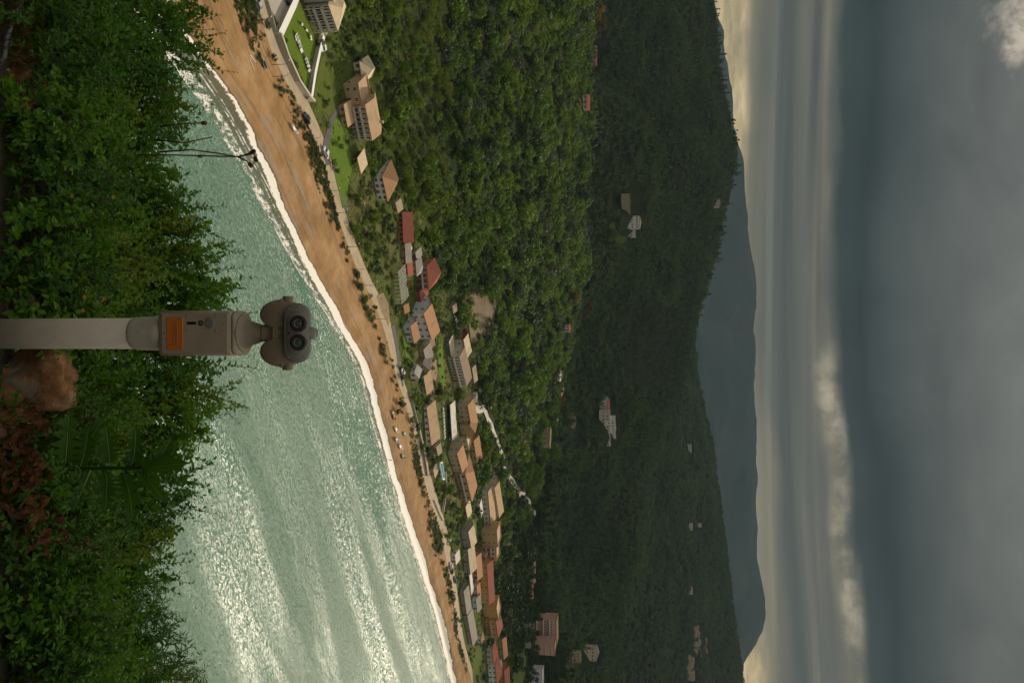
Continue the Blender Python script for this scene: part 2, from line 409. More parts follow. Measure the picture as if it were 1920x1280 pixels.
# ------------------------------------------------------------------ sea
def mat_sea():
    mt, t, b = new_mat('sea_water')
    pos = t.add('ShaderNodeNewGeometry').outputs['Position']
    x, y, z = t.sep(pos)
    # wind lanes that run along the swell, smoother water between rougher water
    u = t.math('ADD', t.math('MULTIPLY', x, .82), t.math('MULTIPLY', y, .57))
    v = t.math('SUBTRACT', t.math('MULTIPLY', y, .82), t.math('MULTIPLY', x, .57))
    lane = t.noise(t.comb(t.math('MULTIPLY', u, .0040), t.math('MULTIPLY', v, .026), 3.7), 1.6, 5, .55, dist=.7)
    rough = t.smooth(lane, .36, .60)
    chop = t.noise(t.comb(t.math('MULTIPLY', u, .50), t.math('MULTIPLY', v, .72)), 1.0, 6, .66)
    swell = t.noise(t.comb(t.math('MULTIPLY', u, .020), t.math('MULTIPLY', v, .085)), 1.0, 3, .5)
    bn = t.add('ShaderNodeBump'); bn.inputs['Distance'].default_value = 1.0
    t.l.new(t.math('ADD', .30, t.math('MULTIPLY', rough, .70)), bn.inputs['Strength'])
    hgt = t.math('ADD', t.math('MULTIPLY', chop, .95), t.math('MULTIPLY', swell, 2.6))
    t.l.new(hgt, bn.inputs['Height'])
    # small wavelets: every facet leans its own way, so that single ones flash in the sun
    tilt = None
    for su, sv, am in ((1.6, 2.2, .25), (3.2, 4.1, .23)):
        vo = t.add('ShaderNodeTexVoronoi', voronoi_dimensions='2D'); t.l.new(t.comb(t.math('MULTIPLY', u, su), t.math('MULTIPLY', v, sv)), vo.inputs['Vector']); vo.inputs['Scale'].default_value = 1.0
        q = t.vmath('MULTIPLY', t.vmath('SUBTRACT', vo.outputs['Color'], (.5, .5, .5)), (2*am, 2*am, 0))
        tilt = q if tilt is None else t.vmath('ADD', tilt, q)
    sc_ = t.add('ShaderNodeVectorMath', operation='SCALE'); t.l.new(tilt, sc_.inputs[0]); t.l.new(t.math('ADD', .62, t.math('MULTIPLY', rough, .38)), sc_.inputs['Scale'])
    t.l.new(t.vmath('NORMALIZE', t.vmath('ADD', bn.outputs[0], sc_.outputs[0])), b.inputs['Normal'])
    pat = t.noise(pos, .012, 4, .55)
    c = t.ramp(t.math('ADD', t.math('MULTIPLY', pat, .6), t.math('MULTIPLY', lane, .4)), [(.32, (.060,.155,.105)), (.5, (.095,.20,.14)), (.68, (.145,.25,.18))])
    t.l.new(c, b.inputs['Base Color'])
    t.l.new(t.math('ADD', .24, t.math('MULTIPLY', rough, .05)), b.inputs['Roughness']); b.inputs['IOR'].default_value = 1.45
    b.inputs['Specular IOR Level'].default_value = .5
    return mt
mb = MB(); mb.quad((-6400,-290,0), (6400,-290,0), (6400,6800,0), (-6400,6800,0))
tag(mb.build('sea', mat_sea()), kind='structure')

def mat_foam():
    mt, t, b = new_mat('surf_foam')
    a = t.add('ShaderNodeAttribute', attribute_name='lay').outputs['Vector']
    al, s, _ = t.sep(a)
    pos = t.add('ShaderNodeNewGeometry').outputs['Position']
    wob = t.math('MULTIPLY', t.math('SUBTRACT', t.noise(t.comb(t.math('MULTIPLY', al, .035), 0.0), 1.0, 6, .65), .5), .46)
    s2 = t.math('ADD', s, wob)
    lace = t.noise(t.comb(t.math('MULTIPLY', al, .30), t.math('MULTIPLY', s, 5.0)), 1.0, 8, .72, dist=1.2)
    fine = t.noise(pos, 1.6, 6, .7)
    thick = t.math('ADD', t.noise(t.comb(t.math('MULTIPLY', al, .012), 4.0), 1.0, 4, .6), t.math('MULTIPLY', t.smooth(al, 40., 200.), .60))
    lo_ = t.math('SUBTRACT', 1.02, t.math('MULTIPLY', thick, .46))
    edge = t.math('MULTIPLY', t.math('MULTIPLY', t.math('SUBTRACT', s2, lo_), 9.0, clamp=True), t.math('SUBTRACT', 1.0, t.smooth(s2, .90, .93)))     # dense wash at the lip
    brk = t.math('MULTIPLY', t.smooth(s2, .22, .30), t.math('SUBTRACT', 1.0, t.smooth(s2, .44, .62)))
    back = t.math('MULTIPLY', t.smooth(s2, .12, .4), t.math('SUBTRACT', 1.0, t.smooth(s2, .86, .93)))
    d = t.math('ADD', t.math('MULTIPLY', edge, .62), t.math('ADD', t.math('MULTIPLY', brk, .26), t.math('MULTIPLY', back, .14)))
    th = t.math('ADD', d, t.math('MULTIPLY', t.math('SUBTRACT', t.math('ADD', t.math('MULTIPLY', lace, .65), t.math('MULTIPLY', fine, .35)), .5), 1.9))
    fac = t.smooth(th, .34, .50)
    for s0, wd_, sd_ in ((.30, .030, 1.), (.46, .026, 2.), (.62, .024, 3.), (.72, .02, 4.)):
        wv = t.math('MULTIPLY', t.math('SUBTRACT', t.noise(t.comb(t.math('MULTIPLY', al, .02), sd_*7), 1.0, 5, .6), .5), .30)
        dist_ = t.math('ABSOLUTE', t.math('SUBTRACT', t.math('ADD', s, wv), s0))
        ln_ = t.math('MULTIPLY', t.math('SUBTRACT', 1.0, t.smooth(dist_, wd_*.4, wd_)), t.smooth(t.math('ADD', t.noise(t.comb(t.math('MULTIPLY', al, .03), sd_*3), 1.0, 4, .6), t.math('MULTIPLY', t.math('SUBTRACT', lace, .5), .8)), .46, .58))
        fac = t.math('MAXIMUM', fac, t.math('MULTIPLY', ln_, .85))
    fac = t.math('MULTIPLY', fac, t.math('MULTIPLY', t.smooth(s2, .08, .2), t.math('SUBTRACT', 1.0, t.smooth(s2, .92, .945))))
    b.inputs['Base Color'].default_value = (.78,.76,.70,1); b.inputs['Roughness'].default_value = .8
    thin = t.add('ShaderNodeBsdfDiffuse'); thin.inputs[0].default_value = (.17,.145,.095,1)   # water stirred up with sand
    tp = t.add('ShaderNodeBsdfTransparent')
    m1 = t.add('ShaderNodeMixShader'); t.l.new(t.math('MULTIPLY', t.smooth(s, .2, .8), .55), m1.inputs[0])
    t.l.new(tp.outputs[0], m1.inputs[1]); t.l.new(thin.outputs[0], m1.inputs[2])
    m1b = t.add('ShaderNodeMixShader'); t.l.new(t.smooth(s2, .93, .95), m1b.inputs[0])
    t.l.new(m1.outputs[0], m1b.inputs[1]); t.l.new(tp.outputs[0], m1b.inputs[2])
    m2 = t.add('ShaderNodeMixShader'); t.l.new(fac, m2.inputs[0])
    t.l.new(m1b.outputs[0], m2.inputs[1]); t.l.new(b.outputs[0], m2.inputs[2])
    t.l.new(m2.outputs[0], t.n['Material Output'].inputs[0])
    return mt
def build_foam():
    n = 500; pys = np.linspace(-300, 1500, n); ns = 24
    V = []; L = []; al = 0; last = None
    for py in pys:
        wpx = np.interp(py, PYX, WATER); P = catmull(KA, PYX, py)
        sh = Vector(P[1]); nx = Vector(P[2])-sh; nx.z = 0; nx.normalize()
        if last is not None: al += (sh-last).length
        last = sh
        wdt = np.interp(py, [0, 250, 500, 900, 1300], [26, 27, 19, 20, 24])
        for j in range(ns+1):
            s = j/ns; q = sh + nx*(wdt*(s-.80))
            z = max(.03, ground_z(q.x, q.y, -5)+.05) + .30*math.exp(-((s-.33)/.08)**2)*(.5+.5*mnoise.noise(Vector((al*.02, 3, 0))))
            V.append((q.x, q.y, z)); L.append((al, s, 0))
    idx = np.arange(n*(ns+1)).reshape(n, ns+1)
    fc = np.stack([idx[:-1, :-1], idx[1:, :-1], idx[1:, 1:], idx[:-1, 1:]], -1).reshape(-1, 4)
    me = npmesh('surf', np.array(V), fc, [mat_foam()], True)
    me.attributes.new('lay', 'FLOAT_VECTOR', 'POINT').data.foreach_set('vector', np.array(L, np.float32).ravel())
    tag(link('surf', me), 'white surf washing up along the whole curved beach', 'surf', kind='stuff')
build_foam()

# ------------------------------------------------------------------ far mountains, air and unseen clouds added for shade
def mat_mountain():
    mt, t, b = new_mat('mountain_hazed')
    pos = t.add('ShaderNodeNewGeometry').outputs['Position']
    c = t.ramp(t.noise(pos, .0022, 8, .65), [(.3, (.046,.072,.078)), (.55, (.070,.098,.100)), (.75, (.10,.13,.118))])  # blue-grey in the colour stands in for part of the haze
    t.l.new(c, b.inputs['Base Color']); b.inputs['Roughness'].default_value = .95; b.inputs['Specular IOR Level'].default_value = .05
    return mt
mat_mountain()
def mountain(name, pts, Y, foot_dy, back_dy, seed, rough):
    """a range with a crest line, spurs and a back slope"""
    xs = np.linspace(-900, 2200, 260); ppx = np.array([p[0] for p in pts], float); ppy = np.array([p[1] for p in pts], float)
    rows = np.r_[np.linspace(0, 1, 26), 1+np.linspace(.1, 1, 8)]
    V = []
    for py in xs:
        px = np.interp(py, ppy, ppx); cr = at_y(px, py, Y)
        d = ray(1300, py); d = Vector((d.x, d.y, 0))/d.y
        for r in rows:
            if r <= 1: q = cr - d*(foot_dy*(1-r)); z = 25+(cr.z-25)*(r**1.25)
            else: q = cr + d*(back_dy*(r-1)); z = 25+(cr.z-25)*(1-(r-1))**1.2
            f = min(1, abs(r-1)*6)
            z += rough*f*(1-abs(r-1))*mnoise.fractal(Vector((q.x*.0011+seed, q.y*.0006, 0)), 1, 2, 5)
            z += rough*.06*mnoise.fractal(Vector((q.x*.01+seed, q.y*.004, 0)), 1, 2, 3)*(0 if r > 1 else 1)
            V.append((q.x, q.y, max(z, 5)))
    nr = len(rows); idx = np.arange(len(xs)*nr).reshape(len(xs), nr)
    fc = np.stack([idx[:-1, :-1], idx[1:, :-1], idx[1:, 1:], idx[:-1, 1:]], -1).reshape(-1, 4)
    tag(link(name, npmesh(name, np.array(V), fc, [MAT['mountain_hazed']], True)), kind='structure')
mountain('mountain_range', [(1230,-900), (1290,-300), (1336,-10), (1347,30), (1357,55), (1357,85), (1363,120), (1372,160), (1375,172), (1374,185), (1375,240), (1392,295), (1394,315), (1399,380), (1402,430), (1411,490), (1420,540),
    (1416,580), (1414,640), (1416,700), (1417,800), (1419,900), (1420,1000), (1420,1052), (1430,1088), (1436,1135), (1430,1180), (1416,1210), (1400,1235), (1385,1262), (1370,1290), (1340,1400), (1330,1700), (1300,2200)], 5600, 2000, 1100, 3.0, 190)
mountain('foothills', [(1240,-900), (1250,-300), (1260,0), (1265,200), (1280,500), (1318,640), (1335,760), (1352,880), (1366,1000), (1374,1100), (1376,1180), (1368,1280), (1340,1500), (1330,2200)], 4300, 1000, 700, 11.0, 90)

def shade_cloud(name, label, poly, alt, seed):
    """cloud added out of view to shade poly: lumpy slab with ragged rim"""
    off = SUN*(alt/SUN.z)
    pts = [Vector((x, y, 0)) for x, y in poly]; rim = []
    for a, b in zip(pts, pts[1:]+pts[:1]):
        n = max(2, int((b-a).length/60))
        for k in range(n): rim.append(a.lerp(b, k/n))
    cen = sum(rim, Vector())/len(rim)
    rr = []
    for i, p in enumerate(rim):
        q = p + (p-cen).normalized()*(38*mnoise.fractal(Vector((p.x*.006+seed, p.y*.006, 0)), 1, 2, 4))
        rr.append(q)
    rings = []
    for sc_, zz in ((.5, -90), (.8, -70), (.95, -35), (1, 0), (.94, 70), (.8, 150), (.5, 190)):
        ring = []
        for i, p in enumerate(rr):
            q = cen + (p-cen)*sc_
            ring.append((q.x+off.x, q.y+off.y, alt+zz+(60*mnoise.noise(Vector((q.x*.004, q.y*.004, seed+zz)))) ))
        rings.append(ring)
    b = MB(); b.loft(rings); o = b.build(name, MAT['cloud'], smooth=True)
    tag(o, label, 'cloud', kind='stuff')
plain('cloud', (.75,.76,.78), 1, .08, .002, spec=0)
shade_cloud('cloud', 'unseen grey cloud bank added to shade the lookout', [(-1500,-70), (-400,-62), (300,-66), (900,-90), (1500,-900), (0,-1700), (-1600,-1200)], 6000, 2)
shade_cloud('cloud', 'long unseen cloud bank added to shade the far hills', [(-2300,690), (-900,655), (-250,632), (20,622), (130,600), (200,520), (262,420), (330,250), (900,160), (2600,600), (4200,4600), (3600,6900), (-3300,6900), (-3400,2000)], 6000, 5)

hz = MB(); hz.box(-7000, 7000, -300, 6950, -9, 960)
hm = bpy.data.materials.new('haze_air'); hm.use_nodes = True; ht = NT(hm.node_tree); ht.n.clear()
pvn = ht.add('ShaderNodeVolumePrincipled'); pvn.inputs['Density'].default_value = 3.8e-5
pvn.inputs['Color'].default_value = (.52,.74,.88,1); pvn.inputs['Anisotropy'].default_value = 0.0
hout = ht.add('ShaderNodeOutputMaterial'); ht.l.new(pvn.outputs[0], hout.inputs['Volume'])
tag(hz.build('haze', hm), 'thin bluish haze over the valley and the far hills', 'haze', kind='stuff')

# ------------------------------------------------------------------ building materials
WALL = dict(beige=(.50,.39,.27), cream=(.62,.52,.37), pale=(.56,.53,.47), white=(.70,.70,.69), bluewhite=(.56,.60,.64), brick=(.40,.17,.08), pink=(.46,.22,.16), salmon=(.60,.36,.29),
            yellow=(.50,.32,.10), ochre=(.46,.33,.17), grey=(.33,.31,.28), red=(.35,.06,.05), tan=(.47,.35,.22), stone=(.38,.31,.22), green=(.10,.16,.14))
for k_, c_ in WALL.items(): plain('wall_'+k_, c_, .9, .14, .6, bump=.2, spec=.15)
def roof_mat(name, col):
    mt, t, b = new_mat(name)
    co = t.add('ShaderNodeNewGeometry').outputs['Position']
    n = t.noise(co, 1.1, 7, .7); big = t.noise(co, .25, 3)
    c = t.mix(n, tuple(x*.62 for x in col), tuple(x*1.3 for x in col))
    c = t.mix(t.math('MULTIPLY', t.smooth(big, .5, .75), .45), c, (.16,.14,.10))
    t.l.new(c, b.inputs['Base Color']); b.inputs['Roughness'].default_value = .9; b.inputs['Specular IOR Level'].default_value = .15
    bn = t.add('ShaderNodeBump'); bn.inputs['Strength'].default_value = .6; bn.inputs['Distance'].default_value = .15
    t.l.new(t.noise(co, 3.2, 3), bn.inputs['Height']); t.l.new(bn.outputs[0], b.inputs['Normal'])
ROOF = dict(tan=(.46,.32,.19), orange=(.43,.24,.125), red=(.33,.105,.07), grey=(.31,.28,.24), cream=(.56,.46,.31), brown=(.28,.20,.15), white=(.62,.58,.52), dust=(.40,.32,.22))
for k_, c_ in ROOF.items(): roof_mat('roof_'+k_, c_)
plain('window_frame', (.62,.60,.55), .5, .1); plain('window_frame_brown', (.16,.09,.05), .6, .2)
plain('concrete', (.36,.33,.28), .9, .22, .5, bump=.3); plain('white_paint', (.75,.74,.70), .6, .08); plain('rail', (.55,.52,.47), .7, .15)
mt, t, b = new_mat('glass_dark'); b.inputs['Base Color'].default_value = (.022,.026,.030,1); b.inputs['Roughness'].default_value = .12
plain('door_wood', (.20,.10,.05), .6, .3, 5)

def unit_window(brown=False):
    b = MB()
    for x0, x1, z0, z1 in ((0,.09,0,1), (.91,1,0,1), (.09,.91,0,.07), (.09,.91,.93,1), (.47,.53,.07,.93)): b.box(x0, x1, -.09, .05, z0, z1)
    return b.mesh('window', [MAT['window_frame_brown' if brown else 'window_frame']])
def unit_pane():
    b = MB(); b.box(.085, .915, -.035, .02, .065, .935); return b.mesh('pane', [MAT['glass_dark']])
WIN_ME = [unit_window(), unit_window(True)]; PANE_ME = unit_pane()
b_ = MB(); b_.box(0, 1, -.08, .05, 0, 1); DOOR_ME = b_.mesh('door', [MAT['door_wood']])
AVOID = []          # x, y, r where no wild tree grows
HOUSES = []         # (centre, phrase) for labels

class Block:
    def __init__(s, root, A, B, hpx, depth, roof='gable', rise=2.0, wall='beige', roofc='tan', floors=1, nwin=3, balc=False, brown=False, railh=.72, chim=False, over=.5, posts=False, z0=None, door=True, winh=1.25, slabc='rail', gy=False):
        a = hit(*A); bq = hit(*B)
        s.z0 = (min(a.z, bq.z) if a.y < 560 else (a.z+bq.z)/2) if z0 is None else z0
        fnd = -3
        a = at_z(A[0], A[1], s.z0); bq = at_z(B[0], B[1], s.z0)
        s.A = a; s.ex = (bq-a).normalized(); s.w = (bq-a).length
        s.ey = Vector((-s.ex.y, s.ex.x, 0)); s.ang = math.atan2(s.ex.y, s.ex.x)
        s.d = depth; s.root = root; dep = proj(a)[2]
        s.h = hpx*dep/F
        root_loc = root.location if root.location.length > 0 else None
        if root_loc is None: root.location = a; root_loc = a
        s.o = root_loc
        P = s.P; h, w, d = s.h, s.w, depth
        AVOID.append(((a+s.ex*w/2+s.ey*d/2).x, (a+s.ex*w/2+s.ey*d/2).y, max(w, d)*.62+2))
        fh = h/floors; far = dep > 700
        wallm = MAT['wall_'+wall]; roofm = MAT['roof_'+roofc]
        wb = MB()
        if posts:
            n = max(3, int(w/3.5)+1)
            for i in range(n):
                x = .1+(w-.3)*i/(n-1)
                for y in (0, d-.2): q_ = MB(); s.bx(q_, x, x+.16, y, y+.16, -1, h + (rise*y/d if roof == 'mono' else 0)); q_.build('post', wallm, root)
            s.bx(wb, .1, w-.1, d-.03, d+.1, -1, h*.9)
            wb.build('back_wall', wallm, root)
        else:
            s.bx(wb, 0, w, 0, d, fnd, h)
            if roof == 'gable' and not gy:
                for x in (0, w):
                    q = [(x,0,h), (x,d,h), (x,d/2,h+rise-.05)]; wb.poly([P(*p) for p in (q if x == 0 else q[::-1])])
            if roof == 'gable' and gy:
                for y in (0, d):
                    q = [(0,y,h), (w,y,h), (w/2,y,h+rise-.05)]; wb.poly([P(*p) for p in (q if y == 0 else q[::-1])])
            wb.build('wall', wallm, root)
        # roof
        rb = MB(); o = over; th = .2
        def slab(pts):   # four or three roof corners, thickened upward
            p = [Vector(P(*q)) for q in pts]; tp = [q+Vector((0,0,th)) for q in p]; n = len(p)
            i = rb.verts(p+tp); rb.face([i+k for k in reversed(range(n))]); rb.face([i+n+k for k in range(n)])
            for k in range(n): rb.face((i+k, i+(k+1)%n, i+n+(k+1)%n, i+n+k))
        if roof == 'gable' and not gy:
            sl = rise/(d/2); zl = h-o*sl
            slab([(-o,-o,zl), (w+o,-o,zl), (w+o,d/2,h+rise), (-o,d/2,h+rise)]); slab([(-o,d/2,h+rise), (w+o,d/2,h+rise), (w+o,d+o,zl), (-o,d+o,zl)])
        elif roof == 'gable':
            sl = rise/(w/2); zl = h-o*sl
            slab([(-o,-o,zl), (w/2,-o,h+rise), (w/2,d+o,h+rise), (-o,d+o,zl)]); slab([(w/2,-o,h+rise), (w+o,-o,zl), (w+o,d+o,zl), (w/2,d+o,h+rise)])
        elif roof == 'hip':
            k = min(w, d)/2; r0 = (k, d/2, h+rise) if w >= d else (w/2, k, h+rise); r1 = (w-k, d/2, h+rise) if w >= d else (w/2, d-k, h+rise)
            c = [(-o,-o,h-.1), (w+o,-o,h-.1), (w+o,d+o,h-.1), (-o,d+o,h-.1)]
            if w >= d:
                if r1[0]-r0[0] < .05: r1 = r0
                if r1 == r0: [slab([c[q], c[(q+1)%4], r0]) for q in range(4)]
                else: slab([c[0],c[1],r1,r0]); slab([c[1],c[2],r1]); slab([c[2],c[3],r0,r1]); slab([c[3],c[0],r0])
            else: slab([c[0],c[1],r0]); slab([c[1],c[2],r1,r0]); slab([c[2],c[3],r1]); slab([c[3],c[0],r0,r1])
        elif roof == 'mono':
            slab([(-o,-o,h), (w+o,-o,h), (w+o,d+o,h+rise), (-o,d+o,h+rise)])
        else:
            s.bx(rb, -.15, w+.15, -.15, d+.15, h+.003, h+.25)
            for x0, x1, y0, y1 in ((-.15,w+.15,-.15,.1), (-.15,w+.15,d-.1,d+.15), (-.15,.1,.1,d-.1), (w-.1,w+.15,.1,d-.1)): s.bx(rb, x0, x1, y0, y1, h+.25, h+.75)
        rob = rb.build('roof', roofm, root)
        if chim:
            cb = MB(); x = w*.7; y = d*.62; s.bx(cb, x, x+.7, y, y+.7, h+rise*.5, h+rise+1.0); s.bx(cb, x-.1, x+.8, y-.1, y+.8, h+rise+1.0, h+rise+1.15)
            cb.build('chimney', wallm, rob)
        if posts: return
        # openings
        for f in range(floors):
            zb = f*fh + min(.95, fh*.33); hh = min(winh*(1.6 if far else 1), fh*.6)
            bal = balc and f > 0
            for i in range(nwin):
                cx = w*(i+.5)/nwin; ww = min((2.4 if far else 1.3) if not balc else 2.0, w/nwin*(.78 if balc else .6))
                if f == 0 and door and i == nwin//2: s.opening(DOOR_ME, 'door', cx-.55, 0, .05, 1.1, min(2.1, fh*.8)); continue
                z_ = f*fh+.12 if bal else zb; h_ = min(2.1, fh*.78) if bal else hh
                s.window(cx-ww/2, 0, z_, ww, h_, brown)
            for side in (0, 1):
                x = 0 if side == 0 else w
                if ((CAM-Vector(P(x, d/2, h))-s.o).dot(s.ex) > 0) != (side == 1): continue
                ns = max(1, int(d/4.5))
                for i in range(ns): s.window(None, d*(i+.5)/ns, zb, 1.0, hh, brown, side)
            if balc and (f > 0 or floors == 1):
                bb = MB(); bd = 1.5; z = f*fh
                s.bx(bb, -.05, w+.05, -bd, -.003, z-.16, z+.02)
                bo = bb.build('balcony', MAT['concrete'], root)
                rl = MB(); s.bx(rl, -.05, w+.05, -bd, -bd+.08, z+.1, z+railh)
                for x in (-.05, w-.03): s.bx(rl, x, x+.08, -bd+.08, -.05, z+.1, z+railh)
                rl.build('railing', MAT[slabc], bo)
        if balc:
            for i in range(nwin+1):
                pb = MB(); x = min(w*i/nwin, w-.2); s.bx(pb, x, x+.2, -1.5, -1.26, -2, h)
                pb.build('pillar', wallm, root)
    def P(s, x, y, z): return tuple(s.A + s.ex*x + s.ey*y + Vector((0,0,z)) - s.o)
    def bx(s, mb_, x0, x1, y0, y1, z0, z1): mb_.hexa([s.P(*p) for p in ((x0,y0,z0),(x1,y0,z0),(x1,y1,z0),(x0,y1,z0),(x0,y0,z1),(x1,y0,z1),(x1,y1,z1),(x0,y1,z1))])
    def opening(s, me, name, x, y, z, ww, hh, side=None):
        o_ = link(name, me, s.root)
        if side is None: o_.location = s.P(x, -.01, z); rz = s.ang
        elif side == 1: o_.location = s.P(s.w+.01, y-ww/2, z); rz = s.ang+math.pi/2
        else: o_.location = s.P(-.01, y+ww/2, z); rz = s.ang-math.pi/2
        o_.rotation_euler[2] = rz; o_.scale = (ww, 1, hh); return o_
    def window(s, x, y, z, ww, hh, brown=False, side=None):
        o_ = s.opening(WIN_ME[int(brown)], 'window', x, y, z, ww, hh, side)
        link('pane', PANE_ME, o_)

def house(name, label, phrase, blocks, cat='house', group=None):
    root = empty(name, (0,0,0), label, cat, group)
    bs = [Block(root, **b) for b in blocks]
    c = bs[0]; HOUSES.append((c.A+c.ex*c.w/2+c.ey*c.d/2, phrase))
    return root, bs
def B(A, B_, hpx, depth, **kw): return dict(A=A, B=B_, hpx=hpx, depth=depth, **kw)

house('seaside_hotel', 'three storey hotel with tan roof above the lawn with white loungers', 'three storey hotel', [
    B((573,12),(590,57),46,11, roof='hip', rise=1.8, wall='pale', roofc='cream', floors=3, nwin=4, balc=True, door=False),
    B((556,-40),(571,6),58,12, roof='hip', rise=1.8, wall='grey', roofc='cream', floors=3, nwin=3)], 'hotel')
house('cottage', 'cream hip roofed cottage with slate dormer between two hotels', 'cream hip roofed cottage', [
    B((662,118),(668,154),13,9, roof='hip', rise=2.8, wall='pale', roofc='cream', floors=1, nwin=3)])
house('balcony_hotel', 'long beige hotel with three balcony floors and stepped stair wing', 'long beige balcony hotel', [
    B((651,200),(664,262),36,11, roof='gable', rise=1.3, wall='beige', roofc='tan', floors=3, nwin=7, balc=True, chim=True),
    B((643,158),(651,198),26,10, roof='flat', wall='tan', roofc='tan', floors=2, nwin=2),
    B((634,199),(641,236),11,6, roof='mono', rise=.8, wall='tan', roofc='tan', floors=1, nwin=3)], 'hotel')
house('garden_kiosk', 'open wooden kiosk with flat cream roof beside the long hotel garden', 'cream roofed kiosk', [
    B((658,298),(664,323),13,6, roof='mono', rise=.4, wall='brick', roofc='cream', posts=True)], 'kiosk')
house('white_villa', 'white two storey villa with orange pyramid roof behind grey-green trees', 'white villa with pyramid roof', [
    B((698,332),(708,376),20,12, roof='hip', rise=3.0, wall='white', roofc='orange', floors=2, nwin=4)])
house('stone_hut', 'small stone hut with sandy roof behind the white villa', 'small stone hut', [
    B((735,381),(739,397),8,5, roof='gable', rise=1.2, wall='stone', roofc='dust', nwin=2)], 'hut')
house('brick_row', 'long low brick building with purplish red roof and paired shutters', 'long brick building', [
    B((744,400),(746,453),12,8, roof='gable', rise=2.6, wall='brick', roofc='red', nwin=6, brown=True)])
house('grey_shed', 'flat grey roofed shed at the end of the brick building', 'flat grey shed', [
    B((751,459),(753,492),9,7, roof='gable', rise=1.2, wall='grey', roofc='grey', nwin=2)], 'shed')
house('red_taverna', 'big pinkish taverna with red many sided tiled roof and arched balconies', 'big red roofed taverna', [
    B((780,500),(784,542),21,13, roof='hip', rise=3.6, wall='pink', roofc='red', floors=2, nwin=4, balc=True),
    B((767,491),(769,516),13,8, roof='hip', rise=1.2, wall='tan', roofc='grey', nwin=2),
    B((756,494),(758,517),7,3.5, roof='mono', rise=1.0, wall='pink', roofc='red', nwin=2)], 'taverna')
house('red_annex', 'little deep red annex with sloping roof right of the taverna', 'little red annex', [
    B((778,547),(780,567),9,5, roof='mono', rise=2.0, wall='red', roofc='red', nwin=2)], 'annex')
house('bluish_house', 'bluish white two storey house with orange roof and small front wing', 'bluish white house', [
    B((772,588),(788,636),24,10, roof='gable', rise=2.4, wall='bluewhite', roofc='orange', floors=2, nwin=4),
    B((756,612),(763,641),15,6, roof='gable', rise=1.6, wall='bluewhite', roofc='orange', floors=1, nwin=3)])
house('grey_barn', 'low barn with dull grey-brown roof behind the bluish white house', 'low grey-brown barn', [
    B((792,626),(797,655),8,9, roof='gable', rise=1.6, wall='grey', roofc='brown', nwin=3)], 'barn')
house('double_barn', 'pair of joined barns with weathered grey roofs by the dirt yard', 'pair of grey barns', [
    B((786,656),(791,678),9,9, roof='gable', rise=1.8, wall='stone', roofc='grey', nwin=2),
    B((785,682),(790,702),9,9, roof='gable', rise=2.0, wall='stone', roofc='grey', nwin=2, gy=True)], 'barn')
house('white_cabin', 'tiny white cabin with bright white gable near the road', 'tiny white cabin', [
    B((768,699),(772,717),10,5, roof='gable', rise=1.4, wall='white', roofc='white', nwin=2, gy=True)], 'cabin')
house('tan_bungalow', 'tan roofed bungalow right of the tiny white cabin', 'tan roofed bungalow', [
    B((787,706),(793,738),8,9, roof='gable', rise=1.8, wall='grey', roofc='tan', nwin=3)], 'bungalow')
house('arcade_hotel', 'long two storey hotel with rows of white pillars and brown roof', 'long pillared hotel', [
    B((839,668),(853,722),23,11, roof='gable', rise=1.6, wall='pale', roofc='brown', floors=2, nwin=10, balc=True, slabc='white_paint'),
    B((856,637),(863,668),14,8, roof='gable', rise=1.4, wall='red', roofc='cream', nwin=3),
    B((834,641),(838,667),8,5, roof='mono', rise=.6, wall='green', roofc='cream', nwin=2),
    B((846,697),(852,719),9,3, roof='mono', rise=.8, wall='tan', roofc='orange', nwin=2)], 'hotel')
house('broad_bungalow', 'broad bungalow with big sandy roof and white end wall beside the road', 'broad sandy roofed bungalow', [
    B((790,764),(799,832),11,12, roof='gable', rise=2.2, wall='white', roofc='tan', nwin=6)], 'bungalow')
house('terrace_canopy', 'long pale canopy roof over a restaurant terrace', 'long pale canopy', [
    B((836,760),(840,824),8,6, roof='mono', rise=.8, wall='green', roofc='white', posts=True)], 'canopy')
house('gabled_guesthouse', 'beige guesthouse with orange roof and cross gable by the concrete track', 'guesthouse by the track', [
    B((858,760),(866,802),20,10, roof='gable', rise=2.0, wall='beige', roofc='orange', floors=2, nwin=5),
    B((862,798),(867,822),20,8, roof='gable', rise=2.0, wall='ochre', roofc='orange', floors=2, nwin=2, gy=True),
    B((864,822),(868,842),9,6, roof='flat', wall='cream', roofc='cream', nwin=2)], 'guesthouse')
house('hidden_cottage', 'small ochre cottage with rusty orange roof half hidden by trees', 'half hidden ochre cottage', [
    B((880,826),(886,864),9,8, roof='gable', rise=2.0, wall='ochre', roofc='orange', nwin=3)])
house('double_guesthouse', 'stepped beige guesthouse with two orange roofs and upper balconies', 'stepped beige guesthouse', [
    B((840,850),(850,884),18,10, roof='gable', rise=1.8, wall='beige', roofc='orange', floors=2, nwin=4),
    B((853,886),(866,938),20,11, roof='hip', rise=2.6, wall='tan', roofc='orange', floors=2, nwin=4, balc=True)], 'guesthouse')
house('tiered_hotel', 'pale terraced hotel stepping back in tiers on the slope', 'pale terraced hotel', [
    B((902,922),(908,984),13,7, roof='mono', rise=1.4, wall='pale', roofc='tan', floors=1, nwin=7, balc=False),
    B((908,914),(917,968),20,10, roof='gable', rise=1.8, wall='cream', roofc='tan', floors=2, nwin=6, balc=True),
    B((893,946),(896,968),6,4, roof='mono', rise=.3, wall='white', roofc='white', nwin=2)], 'hotel')
